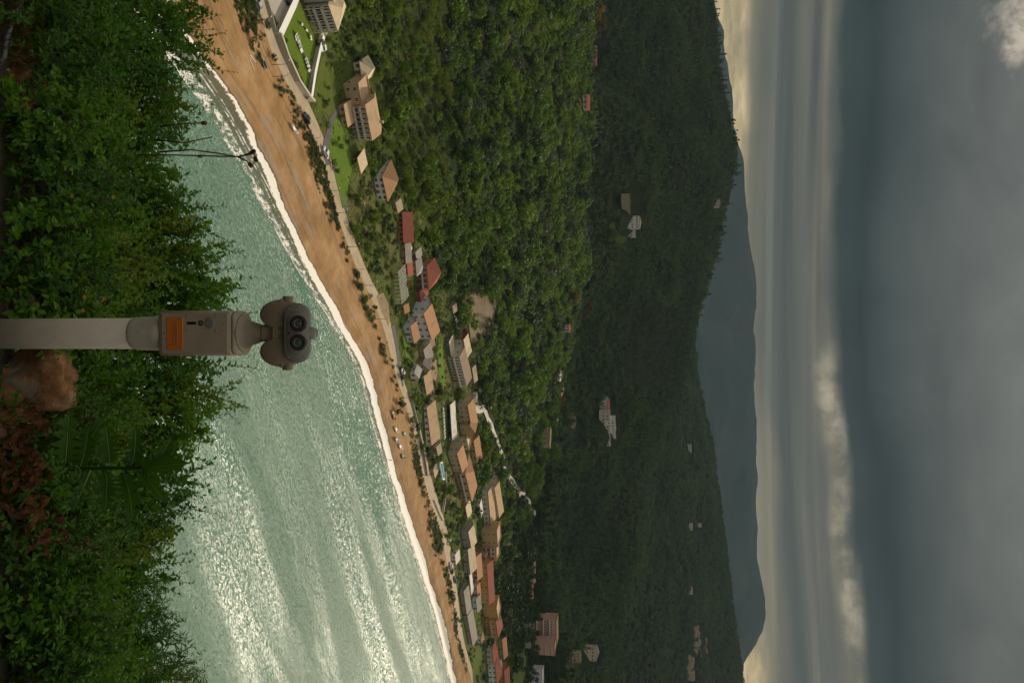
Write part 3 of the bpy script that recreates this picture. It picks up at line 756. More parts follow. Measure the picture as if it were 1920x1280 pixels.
house('flat_roof_house', 'tall flat roofed ochre house with balconies near dark woods', 'tall flat roofed house', [
    B((902,993),(904,1024),28,11, roof='flat', wall='ochre', roofc='tan', floors=3, nwin=2),
    B((903,1024),(904,1049),26,9, roof='flat', wall='ochre', roofc='tan', floors=3, nwin=3, balc=True)])
house('cream_roof_shop', 'grey walled beach shop with two sloping cream roofs', 'cream roofed beach shop', [
    B((864,996),(870,1026),15,9, roof='gable', rise=1.8, wall='grey', roofc='cream', floors=1, nwin=3),
    B((866,1030),(871,1074),12,10, roof='gable', rise=2.2, wall='grey', roofc='cream', floors=1, nwin=5)], 'shop')
house('brown_taverna', 'low brown walled taverna with orange-tan roof behind beach shop', 'low brown taverna', [
    B((884,1044),(887,1086),9,9, roof='gable', rise=1.8, wall='pink', roofc='orange', nwin=5, brown=True)], 'taverna')
house('yellow_apartments', 'mustard yellow apartments under one long red gable roof', 'mustard yellow apartments', [
    B((894,1057),(898,1130),20,9, roof='gable', rise=2.2, wall='yellow', roofc='red', floors=2, nwin=6)], 'apartments')
house('yellow_villa', 'yellow villa with red hip roof and stacked balconies', 'yellow villa with red hip', [
    B((905,1138),(910,1162),24,9, roof='flat', wall='yellow', roofc='tan', floors=2, nwin=2),
    B((908,1162),(913,1192),22,9, roof='hip', rise=2.4, wall='yellow', roofc='red', floors=2, nwin=3, balc=True)])
house('grey_boathouse', 'row of low grey roofed beach sheds close to the sand', 'low grey beach sheds', [
    B((862,1108),(868,1150),8,9, roof='gable', rise=1.5, wall='grey', roofc='grey', nwin=4),
    B((869,1154),(879,1208),8,10, roof='gable', rise=1.6, wall='grey', roofc='grey', nwin=5),
    B((885,1122),(888,1146),8,7, roof='gable', rise=1.6, wall='white', roofc='grey', nwin=2)], 'shed')
house('white_awning', 'narrow white awning on posts beside the brown taverna', 'narrow white awning', [
    B((872,1078),(876,1112),8,3.5, roof='mono', rise=.3, wall='white', roofc='white', posts=True)], 'awning')
house('pink_hotel', 'large salmon pink four storey hotel with white balcony rails at the edge of the woods', 'salmon pink hotel', [
    B((994,1160),(995,1206),48,13, roof='flat', wall='salmon', roofc='tan', floors=4, nwin=9, balc=True, slabc='white_paint', railh=.95),
    B((994,1207),(995,1226),44,12, roof='flat', wall='salmon', roofc='tan', floors=4, nwin=4),
    B((980,1170),(980,1214),12,5, roof='flat', wall='grey', roofc='grey', nwin=7)], 'hotel')
house('red_roof_villa', 'villa with several red hip roofs and white walls at the right end of the beach', 'villa with several red roofs', [
    B((911,1217),(914,1244),12,8, roof='hip', rise=2.2, wall='pale', roofc='red', floors=1, nwin=3),
    B((914,1246),(917,1282),15,9, roof='hip', rise=2.6, wall='white', roofc='red', floors=2, nwin=4),
    B((932,1256),(934,1290),14,9, roof='gable', rise=2.2, wall='brick', roofc='red', floors=2, nwin=4)], 'villa')
house('orange_cottage', 'narrow cottage with sunlit orange roof behind the red roofed villa', 'narrow orange roofed cottage', [
    B((934,1198),(937,1234),8,8, roof='gable', rise=1.8, wall='stone', roofc='orange', nwin=3)])
house('modern_house', 'white flat roofed modern house with big dark windows', 'white modern house', [
    B((993,1254),(993,1300),22,10, roof='flat', wall='white', roofc='white', floors=2, nwin=4, winh=1.9)])
house('tan_block', 'tan three storey block standing among dark trees above the pink hotel', 'tan block', [
    B((1068,1223),(1068,1241),19,9, roof='flat', wall='tan', roofc='tan', floors=3, nwin=4)], 'block')
house('cream_villa', 'cream villa with pointed grey gable above the tan block', 'cream villa with pointed gable', [
    B((1098,1212),(1098,1238),20,9, roof='gable', rise=2.8, wall='cream', roofc='grey', floors=2, nwin=4, gy=True)])
house('grey_gable_house', 'little pale house with steep gable at the lower right edge of the woods', 'little pale gabled house', [
    B((1062,1250),(1062,1270),9,8, roof='gable', rise=2.2, wall='pale', roofc='grey', nwin=2, gy=True)])
house('long_lodge', 'long low pale lodge in the dark woods left of the pink hotel', 'long pale lodge', [
    B((991,1044),(991,1092),9,8, roof='gable', rise=1.2, wall='pale', roofc='brown', nwin=9),
    B((987,1096),(987,1122),9,7, roof='gable', rise=1.2, wall='pink', roofc='red', nwin=4)], 'lodge')
house('ridge_villa', 'two joined villas, one white and one tan, on the crest of the green hill', 'joined villas on the crest', [
    B((1040,693),(1040,714),9,7, roof='hip', rise=1.4, wall='white', roofc='white', nwin=4),
    B((1041,716),(1041,742),11,8, roof='hip', rise=2.0, wall='tan', roofc='tan', nwin=3)], 'villa')
house('crest_house', 'cream house with hip roof half sunk in trees on the crest', 'cream house on the crest', [
    B((1033,760),(1034,796),9,8, roof='hip', rise=1.6, wall='cream', roofc='cream', floors=1, nwin=5)])
house('crest_terrace', 'brown walled terrace house at the right end of the crest', 'brown terrace house on the crest', [
    B((1019,800),(1017,834),12,7, roof='flat', wall='stone', roofc='cream', nwin=4)])
house('red_roof_cabin', 'tiny white cabin with red roof beside bronze trees on the crest', 'tiny red roofed crest cabin', [
    B((1059,609),(1059,622),7,6, roof='hip', rise=1.4, wall='white', roofc='red', nwin=2)], 'cabin')
house('left_crest_house', 'small red roofed house peeping over the left of the green hill', 'small house on the left crest', [
    B((1093,178),(1093,205),7,7, roof='gable', rise=2.0, wall='cream', roofc='red', nwin=3)])
house('farm_crest_house', 'farmhouse with long rusty roof below the orange trees, far left crest', 'farmhouse on the far left crest', [
    B((1108,82),(1108,122),8,8, roof='gable', rise=1.6, wall='stone', roofc='red', nwin=4)], 'farmhouse')
house('white_mansion', 'white two tiered mansion alone on the dark middle hill', 'white mansion', [
    B((1182,405),(1182,428),17,12, roof='hip', rise=1.6, wall='white', roofc='tan', floors=2, nwin=5),
    B((1181,428),(1181,444),9,10, roof='flat', wall='white', roofc='white', floors=1, nwin=4)], 'mansion')
house('pale_farmhouse', 'pale farmhouse with terrace left of the white mansion', 'pale farmhouse', [
    B((1170,380),(1172,403),10,10, roof='flat', wall='stone', roofc='brown', floors=2, nwin=4)], 'farmhouse')
house('hillside_hotel', 'white hotel of three stepped floors in the dark hill woods', 'white stepped hotel', [
    B((1128,776),(1130,836),14,10, roof='flat', wall='pale', roofc='white', floors=2, nwin=9),
    B((1138,790),(1140,822),14,9, roof='flat', wall='white', roofc='white', floors=2, nwin=6),
    B((1128,752),(1129,776),11,9, roof='gable', rise=2.0, wall='pale', roofc='red', floors=1, nwin=4)], 'hotel')
house('skyline_house', 'pale house just under the wooded skyline, left', 'pale skyline house', [
    B((1341,373),(1341,388),8,12, roof='hip', rise=1.5, wall='pale', roofc='grey', floors=2, nwin=4)])
house('skyline_ruin', 'sandy gabled house breaking the wooded skyline', 'sandy skyline house', [
    B((1343,459),(1343,470),6,9, roof='gable', rise=2.5, wall='beige', roofc='orange', nwin=2)])
house('lone_farm', 'small lone white farm on the far right hill', 'lone white farm', [
    B((1290,981),(1290,994),7,12, roof='gable', rise=2.0, wall='pale', roofc='grey', nwin=4)], 'farm')
house('lone_barn', 'tiny pale barn above the lone white farm', 'tiny pale far barn', [
    B((1309,981),(1309,988),5,10, roof='gable', rise=2.0, wall='pale', roofc='grey', nwin=2)], 'barn')
house('twin_farm', 'white farm between the lone farm and the far village', 'white twin farm', [
    B((1290,1101),(1290,1114),7,12, roof='gable', rise=2.0, wall='pale', roofc='orange', nwin=4)], 'farm')
house('road_house', 'long white far house level with the far farms', 'long white far house', [
    B((1291,833),(1291,848),4,10, roof='gable', rise=2.0, wall='pale', roofc='grey', nwin=4)])
for nm, lab, ph, A_, B_, hp, dp, rf, wl, rc, nw in [
    ('tool_shed','tiny rusty roofed shed behind the white pergola','tiny rusty shed',(752,574),(754,586),6,4,'gable','stone','orange',1), ('lean_to','grey lean-to between the taverna and the brick building','grey lean-to',(772,474),(774,486),7,4,'mono','grey','grey',1),
    ('stone_store','small stone store right of the broad sandy bungalow','small stone store',(812,838),(815,852),7,5,'gable','stone','dust',1), ('pump_house','white pump house beside the concrete track','white pump house',(884,746),(886,754),6,4,'flat','white','white',1),
    ('beach_bar','low dark beach bar with pale roof below the terraced hotel','low beach bar',(866,950),(870,972),7,5,'mono','brick','cream',3), ('garage','pale garage between the two guesthouses','pale garage',(846,836),(848,848),7,5,'flat','cream','tan',1),
    ('tiled_cottage','low tiled cottage in the gap right of the flat roofed house','low tiled cottage',(886,1098),(888,1120),8,6,'gable','cream','orange',2), ('summer_house','small white summer house near the yellow villa','white summer house',(894,1196),(896,1210),8,5,'hip','white','orange',2),
    ('annexe','grey annexe behind the red roofed villa','grey annexe',(926,1242),(928,1254),9,6,'gable','grey','grey',2), ('gate_lodge','little gate lodge with cream roof by the roadside wall','little gate lodge',(806,880),(809,894),7,4,'hip','tan','cream',1),
    ('store_hut','weathered hut with dusty roof near the upper yard','weathered hut',(842,575),(844,586),7,5,'gable','stone','dust',1), ('beach_kiosk','white roofed beach kiosk where the road reaches the shops','white beach kiosk',(846,1040),(848,1056),7,4,'mono','white','white',2),
    ('row_cottage','orange roofed cottage behind the low brown taverna','orange row cottage',(900,1040),(902,1056),9,6,'gable','beige','orange',2), ('long_shed','long dusty shed behind the pillared hotel','long dusty shed',(880,690),(884,716),6,5,'gable','stone','dust',3)]:
    house(nm, lab, ph, [B(A_, B_, hp, dp, roof=rf, rise=1.2, wall=wl, roofc=rc, nwin=nw)], 'hut' if 'hut' in nm or 'shed' in nm else 'house')
# the far village: small houses stacked up the slope
vr = random.Random(5)
for k in range(34):
    py = 1168+vr.random()*100; base = 1290+(8 if 1168 <= py < 1225 else 0)+vr.random()*(22 if 1185 < py < 1225 else 9)
    if py > 1230: base = 1288+vr.random()*10
    wpx = 5+vr.random()*4
    house('village_house', 'pale house in the cluster of the far hill village', 'far village house', [
        B((base, py), (base+.5, py+wpx), 3.2+vr.random()*1.8, 8, roof='gable', rise=1.5, wall=vr.choice(['stone','tan','beige','grey']), roofc=vr.choice(['brown','dust','grey','orange']), nwin=3, door=False)], 'house', 'houses of the far hill village')
far_villages = len(HOUSES)

# ------------------------------------------------------------------ laid surfaces
def patch(name, pts, mat, dz=.06, kind='structure', zs=None, label=None, cat=None):
    """a piece of ground following the land, from its outline; refined so that it hugs the slope"""
    import bmesh
    bm = bmesh.new()
    vs = [bm.verts.new(hit(*p)) for p in pts]
    f = bm.faces.new(vs); f.normal_update()
    if f.normal.z < 0: f.normal_flip()
    bmesh.ops.triangulate(bm, faces=bm.faces[:])
    for _ in range(4):
        long_e = [e for e in bm.edges if e.calc_length() > 5]
        if not long_e: break
        bmesh.ops.subdivide_edges(bm, edges=long_e, cuts=1); bmesh.ops.triangulate(bm, faces=bm.faces[:])
    for v in bm.verts: v.co.z = ground_z(v.co.x, v.co.y, v.co.z) + dz
    me = bpy.data.meshes.new(name); bm.to_mesh(me); bm.free(); me.materials.append(mat)
    o = link(name, me); tag(o, label, cat, kind=kind)
    for p in pts:
        h = hit(*p); AVOID.append((h.x, h.y, 2.5))
    c = sum((hit(*p) for p in pts), Vector())/len(pts)
    AVOID.append((c.x, c.y, min((hit(*p)-c).length for p in pts)+1))
    return o
def mat_grass(name, a, b2, scale=.25):
    mt, t, b = new_mat(name); pos = t.add('ShaderNodeNewGeometry').outputs['Position']
    c = t.mix(t.noise(pos, scale, 6, .6), a, b2)
    c = t.mix(.5, c, t.ramp(t.noise(pos, 2.5, 5, .7), [(.3, (.55,.55,.5)), (.7, (1.4,1.35,1.3))]), 'MULTIPLY')
    t.l.new(c, b.inputs['Base Color']); b.inputs['Roughness'].default_value = .9; b.inputs['Specular IOR Level'].default_value = .1
    bn = t.add('ShaderNodeBump'); bn.inputs['Distance'].default_value = .3; t.l.new(t.noise(pos, 3, 4), bn.inputs['Height']); t.l.new(bn.outputs[0], b.inputs['Normal'])
    return mt
G1 = mat_grass('lawn_grass', (.075,.14,.010), (.13,.19,.018)); G2 = mat_grass('meadow_grass', (.06,.10,.014), (.13,.15,.03)); G3 = mat_grass('garden_grass', (.07,.15,.012), (.14,.22,.03))
plain('dirt', (.24,.17,.10), .95, .35, .3, bump=.4); plain('asphalt', (.10,.095,.09), .9, .3, .6, bump=.3); plain('track_concrete', (.50,.46,.38), .9, .2, .4, bump=.3)
plain('bare_soil', (.17,.125,.080), .95, .45, .12, bump=.5)
mat_grass('hill_grass', (.045,.075,.016), (.08,.10,.028))
patch('lawn', [(530,92),(552,140),(574,177),(583,130),(591,80),(586,62),(572,34),(558,0),(549,-10),(540,20),(532,62)], G1)
patch('lawn', [(610,262),(622,300),(630,340),(642,390),(650,392),(652,350),(660,320),(655,285),(645,250),(636,222),(626,222)], G3)
patch('meadow', [(588,178),(598,205),(618,215),(625,180),(618,140),(610,100),(602,110),(596,140)], G2, .05)
patch('meadow', [(752,600),(757,650),(766,690),(772,690),(768,640),(764,600)], G3, .05)
patch('meadow', [(820,645),(823,700),(830,730),(836,728),(832,690),(829,645)], G3, .05)
patch('meadow', [(775,402),(776,438),(790,432),(794,402),(786,392)], G2, .05)
patch('meadow', [(873,990),(880,1020),(893,1030),(892,985),(884,960)], G3, .05)
patch('meadow', [(890,1175),(885,1230),(888,1290),(905,1290),(903,1230),(900,1185)], G2, .05)
patch('meadow', [(955,1228),(960,1290),(988,1290),(986,1228)], G2, .05)
patch('meadow', [(1142,420),(1146,445),(1158,470),(1168,480),(1166,466),(1158,440),(1152,415)], MAT['hill_grass'], .3)
patch('driveway', [(629,205),(618,222),(607,262),(603,285),(612,310),(620,310),(614,280),(618,262),(627,225),(636,205)], MAT['asphalt'], .10)
patch('driveway', [(621,300),(640,372),(650,395),(655,392),(644,365),(628,310)], MAT['asphalt'], .10)
patch('driveway', [(576,176),(583,186),(592,130),(606,80),(614,62),(604,58),(594,80),(586,130)], MAT['concrete'], .12)
patch('driveway', [(497,-6),(510,22),(527,58),(533,52),(540,10),(540,-10)], MAT['concrete'], .10)
patch('dirt_yard', [(803,655),(806,700),(800,735),(812,745),(820,700),(816,655)], MAT['dirt'], .07)
patch('dirt_yard', [(706,555),(714,580),(728,612),(731,600),(728,570),(718,548)], MAT['dirt'], .07)
patch('dirt_yard', [(812,795),(815,830),(824,835),(826,812),(822,790)], MAT['dirt'], .07)
patch('lane', [(733,610),(741,650),(747,690),(754,725),(757,722),(752,690),(747,650),(740,608)], MAT['asphalt'], .09)
patch('lane', [(764,735),(776,780),(786,830),(797,892),(801,892),(790,830),(780,780),(768,733)], MAT['asphalt'], .09)
patch('soil_slope', [(862,575),(868,560),(885,548),(905,545),(925,548),(935,560),(925,590),(912,620),(900,650),(888,656),(882,640),(878,610),(868,590)], MAT['bare_soil'], .35)
patch('soil_slope', [(1062,775),(1066,800),(1076,805),(1080,790),(1074,770)], MAT['bare_soil'], .6)
# concrete track that winds up from the guesthouse
TR = [(872,746),(880,756),(886,764),(897,768),(906,765),(910,775),(914,788),(921,800),(925,812),(931,826),(937,845),(943,880),(951,893),(960,903),(967,915),(974,926),(984,934),(994,944),(1003,962)]
def strip(name, pts, width, mat, dz, kind='structure'):
    P = [hit(*p) for p in pts]; V = []; b = MB(); Q = []
    for a, c in zip(P, P[1:]):
        n = max(1, int((c-a).length/4))
        for k in range(n): Q.append(a.lerp(c, k/n))
    Q.append(P[-1]); rings = []
    for i, q in enumerate(Q):
        tdir = Q[min(i+1, len(Q)-1)]-Q[max(i-1, 0)]; tdir.z = 0; tdir.normalize(); sd_ = Vector((-tdir.y, tdir.x, 0))
        row = []
        for s_ in (-.5, 0, .5):
            p = q+sd_*width*s_; p.z = ground_z(p.x, p.y, q.z)+dz; row.append(p)
        zc = max(r.z for r in row)
        for r in row: r.z = zc*.6+r.z*.4
        rings.append(row); AVOID.append((q.x, q.y, width*.5+2.6))
    b.loft(rings, cap=False, close=False)
    return tag(b.build(name, mat, smooth=True), kind=kind)
strip('track', TR, 4.2, MAT['track_concrete'], .45)

# garden and retaining walls
def wall_line(name, label, pts, h, th, mat, cap=None, group=None):
    P = [hit(*p) for p in pts]; r = empty(name, P[0], label, 'wall', group)
    b = MB(); cb = MB()
    for a, c in zip(P, P[1:]):
        n = max(1, int((c-a).length/6))
        for k in range(n):
            p = a.lerp(c, k/n); q = a.lerp(c, (k+1)/n)
            d_ = (q-p); d_.z = 0; d_.normalize(); s_ = Vector((-d_.y, d_.x, 0))*th/2
            zp, zq = ground_z(p.x, p.y, p.z), ground_z(q.x, q.y, q.z)
            def pt(u, s2, z): return Vector((u.x, u.y, z))+s2-P[0]
            b.hexa([pt(p,-s_,zp-1), pt(q,-s_,zq-1), pt(q,s_,zq-1), pt(p,s_,zp-1), pt(p,-s_,zp+h), pt(q,-s_,zq+h), pt(q,s_,zq+h), pt(p,s_,zp+h)])
            if cap:
                s3 = s_*1.5
                cb.hexa([pt(p,-s3,zp+h+.003), pt(q,-s3,zq+h+.003), pt(q,s3,zq+h+.003), pt(p,s3,zp+h+.003), pt(p,-s3,zp+h+.15), pt(q,-s3,zq+h+.15), pt(q,s3,zq+h+.15), pt(p,s3,zp+h+.15)])
    b.build('wall_body', mat, r)
    if cap: cb.build('coping', cap, r)
wall_line('retaining_wall', 'grey concrete retaining wall between the road and the loungers lawn', [(516,64),(530,104),(552,152),(572,182),(580,190)], 1.8, .5, MAT['concrete'], MAT['track_concrete'])
wall_line('garden_wall', 'whitish wall along the right side of the loungers lawn', [(577,182),(584,136),(592,98),(600,68)], 1.2, .9, MAT['track_concrete'], MAT['white_paint'])
wall_line('garden_wall', 'broad white topped wall left of the loungers lawn', [(516,66),(530,36),(544,6),(550,-12)], 1.4, 1.6, MAT['track_concrete'], MAT['white_paint'])
wall_line('courtyard_wall', 'low dusty courtyard wall at the road by the left edge', [(497,2),(505,30),(513,60)], 1.0, .3, MAT['concrete'])
wall_line('roadside_wall', 'long low dark wall along the inland side of the straight road', [(768,740),(780,790),(793,850),(799,890)], .9, .4, MAT['concrete'])
wall_line('terrace_wall', 'curved pale terrace wall in front of the stepped guesthouse', [(832,884),(834,910),(832,935),(828,960)], 1.2, .5, MAT['track_concrete'])
wall_line('roadside_wall', 'short pale wall where the straight road meets the beach shops', [(812,938),(820,958),(828,975)], 1.0, .5, MAT['track_concrete'])

# ------------------------------------------------------------------ pergola
def pergola(A, B_, depth, h, label):
    a = hit(*A); b2 = hit(*B_); z = min(a.z, b2.z); a = at_z(A[0], A[1], z); b2 = at_z(B_[0], B_[1], z)
    ex = (b2-a).normalized(); w_ = (b2-a).length; r = empty('pergola', a, label, 'pergola', rz=math.atan2(ex.y, ex.x))
    for i in range(9):
        x = w_*i/8
        for y in (0, depth): bb = MB(); bb.box(x-.1, x+.1, y-.1, y+.1, -1, h); bb.build('post', MAT['white_paint'], r)
    for i in range(7):
        y = depth*i/6; bb = MB(); bb.box(-.5, w_+.5, y-.08, y+.08, h, h+.2); bb.build('beam', MAT['white_paint'], r)
    n = int(w_/1.2)
    for i in range(n): bb = MB(); x = w_*i/(n-1); bb.box(x-.06, x+.06, -.5, depth+.5, h+.203, h+.34); bb.build('rafter', MAT['rail'], r)
    AVOID.append(((a+ex*w_/2).x, (a+ex*w_/2).y+depth/2, w_*.6))
pergola((733,511), (740,568), 9, 2.8, 'white open pergola with many rafters left of the bluish white house')

# ------------------------------------------------------------------ trees
def crown_mesh(name, nclump, nleaf, leaf, mat, seed, shape='round'):
    """leafy clumps spread through an uneven crown of unit radius that stands on z=0"""
    g = np.random.default_rng(seed); V = []; 
    cs = []
    for i in range(nclump):
        u = g.normal(size=3); u /= np.linalg.norm(u)
        if shape == 'round':
            r = g.uniform(.45, .86); c = u*r*np.array([1, 1, .85]); c[2] = c[2]+.95
            if c[2] < .45: c[2] = .45+g.uniform(0, .3)
            cr = g.uniform(.22, .42)
        elif shape == 'tall':
            z = g.uniform(.2, 2.7); rr = .62*(1-(z/3.0))**.7*g.uniform(.4, 1); a = g.uniform(0, 6.28); c = np.array([rr*math.cos(a), rr*math.sin(a), z]); cr = g.uniform(.16, .3)
        cs.append((c, cr))
    for c, cr in cs:
        n = nleaf
        p = g.normal(size=(n, 3)); p /= np.linalg.norm(p, axis=1)[:, None]; nrm = p.copy()
        p = c + p*cr*g.uniform(.65, 1.05, (n, 1))*np.array([1, 1, .8])
        nrm += g.normal(size=(n, 3))*.32; nrm[:, 2] += .25; nrm /= np.linalg.norm(nrm, axis=1)[:, None]
        t = np.cross(nrm, g.normal(size=(n, 3))); t /= np.linalg.norm(t, axis=1)[:, None]; b = np.cross(nrm, t)
        s = leaf*g.uniform(.6, 1.3, (n, 1))
        V.append(np.stack([p-t*s, p-b*s*.6, p+t*s, p+b*s*.6], 1))
    V = np.concatenate(V).reshape(-1, 3); fc = np.arange(len(V)).reshape(-1, 4)
    return npmesh(name, V, fc, [mat])
def trunk_mesh(name, top=.8, seed=0, r=.07):
    g = random.Random(seed); b = MB()
    b.tube([(0,0,-.25), (.02,.01,top*.4), (g.uniform(-.06,.06), g.uniform(-.06,.06), top)], [r*1.25, r, r*.6], 6)
    for k in range(4):
        a = g.uniform(0, 6.28); z = top*g.uniform(.5, .9); b.tube([(0,0,z), (.35*math.cos(a), .35*math.sin(a), z+.4)], [r*.5, r*.2], 4)
    return b.mesh(name, [MAT['bark']])
CROWN = {'round': [crown_mesh('crown', 22, 42, .085, MAT['tree_leaf'], s_) for s_ in range(6)],
         'dark': [crown_mesh('crown', 20, 40, .09, MAT['dark_leaf'], 20+s_) for s_ in range(4)],
         'olive': [crown_mesh('crown', 20, 40, .075, MAT['olive_leaf'], 30+s_) for s_ in range(3)],
         'autumn': [crown_mesh('crown', 22, 42, .08, MAT['autumn_leaf'], 40+s_) for s_ in range(3)],
         'cypress': [crown_mesh('crown', 34, 30, .085, MAT['dark_leaf'], 50+s_, 'tall') for s_ in range(2)],
         'reed': [crown_mesh('crown', 26, 34, .07, MAT['reed_leaf'], 70+s_) for s_ in range(3)],
         'hedge': [crown_mesh('crown', 22, 42, .085, MAT['hedge_leaf'], 60+s_) for s_ in range(3)]}
TRUNK = [trunk_mesh('trunk', .8, s_) for s_ in range(3)]
tr_rng = random.Random(3)
def plant_tree(p, r, kind, label, name='tree', group=None, hs=1.0, cat='tree'):
    o = empty(name, p, label, cat, group, rz=tr_rng.uniform(0, 6.28)); o.scale = (r, r*tr_rng.uniform(.85, 1.15), r*hs)
    link('trunk', tr_rng.choice(TRUNK), o); link('crown', tr_rng.choice(CROWN[kind]), o)
    return o
def near_house(p):
    best = min(HOUSES, key=lambda h: (h[0]-p).length); return best[1], (best[0]-p).length
KW = dict(round='leafy green', dark='dark green', olive='grey-green', autumn='rusty yellow', cypress='slender dark', hedge='low green')
used_labels = {}
def label_for(p, px, py, r, kind, what):
    ph, dist = near_house(p); hp = proj([h for h in HOUSES if h[1] == ph][0][0])
    side = 'in front of' if px < hp[0]-8 and abs(py-hp[1]) < 40 else ('left of' if py < hp[1] else 'right of') if abs(px-hp[0]) < 45 else ('below' if px < hp[0] else 'behind')
    size = 'small' if r < 2 else 'tall' if r > 3.6 else 'rounded'
    return f'{size} {KW[kind]} {what} {side} the {ph}'
VT = [(503,46,20,'dark'),(515,108,15,'dark'),(664,98,24,'dark'),(676,112,20,'dark'),(652,110,14,'round'),(627,305,14,'round'),(632,320,13,'dark'),(715,296,30,'dark'),(700,308,26,'round'),(694,348,20,'olive'),(690,362,18,'olive'),
      (771,360,27,'round'),(806,358,30,'round'),(822,376,46,'round'),(800,395,26,'round'),(703,411,26,'round'),(735,428,24,'dark'),(728,410,20,'dark'),(668,432,22,'round'),(684,418,18,'round'),(700,450,26,'round'),(781,440,20,'round'),(790,450,18,'round'),
      (674,445,20,'round'),(690,465,22,'round'),(708,478,24,'round'),(722,470,20,'dark'),(708,508,18,'dark'),(738,488,18,'round'),(765,533,16,'autumn'),(750,520,9,'round'),(746,577,15,'dark'),(770,583,14,'round'),(748,592,10,'round'),
      (776,646,16,'dark'),(765,655,12,'round'),(818,642,18,'round'),(862,604,16,'dark'),(863,655,18,'round'),(769,684,16,'dark'),(756,708,13,'dark'),(752,690,10,'dark'),(787,752,22,'round'),(790,716,12,'dark'),(776,745,14,'round'),
      (754,756,18,'dark'),(748,772,14,'dark'),(832,736,22,'round'),(822,748,16,'round'),(866,740,24,'round'),(857,781,18,'round'),(775,786,16,'round'),(786,800,18,'dark'),(783,818,14,'round'),(806,846,24,'dark'),(795,838,16,'round'),(815,862,18,'dark'),
      (828,842,12,'round'),(891,806,22,'dark'),(905,815,20,'round'),(876,848,14,'round'),(900,862,22,'dark'),(886,876,18,'dark'),(828,860,10,'round'),(855,926,15,'dark'),(851,948,18,'dark'),(862,958,16,'round'),(840,1002,20,'round'),(848,985,18,'dark'),
      (895,1023,15,'dark'),(848,1112,14,'dark'),(895,1096,10,'dark'),(920,1203,22,'dark'),(946,1186,18,'dark'),(938,1175,14,'olive'),(955,1200,20,'dark'),(905,1205,16,'dark'),(898,960,22,'dark'),(884,940,14,'dark'),(893,905,22,'dark'),(870,975,14,'round'),
      (655,160,14,'dark'),(640,180,10,'round'),(617,165,10,'round'),(690,165,18,'round'),(640,275,12,'dark'),(845,1020,10,'round'),(930,1240,16,'dark'),(945,1262,14,'dark'),(742,455,20,'dark'),(730,500,10,'round'),(812,690,10,'round'),(803,752,16,'dark')]
for px, py, dpx, kind in VT:
    p = hit(px-dpx*.5, py); dep = proj(p)[2]; r = dpx*.5*dep/F*1.05
    plant_tree(p, r, kind, label_for(p, px, py, r, kind, 'tree'), 'tree', 'trees among the village houses', 1.05)
    AVOID.append((p.x, p.y, r*.8))
for px, py, dpx in [(1132,22,34),(1150,45,40),(1140,62,30),(1122,60,24),(1105,575,26),(1080,560,24),(1095,590,22),(1052,752,26),(1046,746,20),(1125,145,18)]:
    p = hit(px-dpx*.5, py) if px < 1100 else hit(min(px-dpx*.5, 1106), py)
    dep = proj(p)[2]; r = dpx*.5*dep/F
    plant_tree(p, r, 'autumn', ('rusty yellow tree in the clump on the far left crest' if py < 200 else 'bronze tree in the clump left of the joined villas on the crest' if py < 650 else 'dark bronze tree between the crest villas'), 'autumn_tree', 'rusty trees on the hill crest')
# shrubs that line the beach side of the road
HS = [(462,18,26),(470,50,22),(478,84,20),(486,108,16),(492,122,14),(521,160,12),(528,175,12),(556,232,14),(566,245,16),(574,260,14),(586,288,20),(592,302,16),(598,320,14),(604,342,14),(611,362,14),(616,385,14),(624,405,12),(630,425,10),(640,452,10),(652,480,10),
      (668,510,16),(672,525,20),(678,542,20),(684,558,22),(690,575,20),(697,592,20),(702,606,16),(706,580,14),(716,640,16),(718,655,20),(721,668,14),(738,705,12),(741,722,10),(770,806,10),(774,830,10),(778,850,10),(782,868,12),(787,888,12),(792,905,14),(797,925,14),(801,942,14),
      (806,960,12),(810,985,16),(814,1000,16),(819,1015,18),(824,1030,18),(829,1044,14),(838,1076,14),(844,1098,12),(849,1120,12),(856,1150,12),(862,1170,10)]
hr = random.Random(8)
for px, py, dpx in HS:
    for q in range(3):
        px2 = px+hr.uniform(-3, 6); py2 = py+hr.uniform(-11, 11); p = hit(px2-dpx*.3, py2); dep = proj(p)[2]; r = max(.8, dpx*.5*dep/F*hr.uniform(.35, 1.0))
        o = plant_tree(p, r, 'hedge', 'low green shrub in the strip between the sand and the beach road', 'shrub', 'shrubs between sand and road', .55, 'shrub')
# dark clipped hedge along the retaining wall
for k in range(24):
    t_ = k/23; px, py = (534+(573-534)*t_, 98+(180-98)*t_ + 2)
    p = hit(px, py); plant_tree(p, .95, 'dark', 'small dark bush in the clipped row along the retaining wall', 'clipped_bush', 'clipped row along the lawn', .9, 'bush')

# ---- the woods on the slopes
def scatter(kmin, kmax, n, pyr, seed, k0=5, k1=NK-1, Fx=None):
    Fx = Fl if Fx is None else Fx
    g = np.random.default_rng(seed); V, par, nr = lay(k0, k1); V = relief(V, par)
    v = V[Fx]; c = v.mean(1); kk = par[Fx][:, :, 1].mean(1); pp = par[Fx][:, :, 0].mean(1)
    area = np.linalg.norm(np.cross(v[:, 1]-v[:, 0], v[:, 3]-v[:, 0]), axis=1)
    ok = (kk >= kmin) & (kk <= kmax) & (pp >= pyr[0]) & (pp <= pyr[1]); w_ = np.where(ok, area, 0); w_ /= w_.sum()
    i = g.choice(len(w_), n, p=w_); a = g.random((n, 1)); b = g.random((n, 1)); q = v[i]
    P = (q[:, 0]*(1-a)+q[:, 1]*a)*(1-b) + (q[:, 3]*(1-a)+q[:, 2]*a)*b
    return P, kk[i], pp[i]
AV = np.array(AVOID)
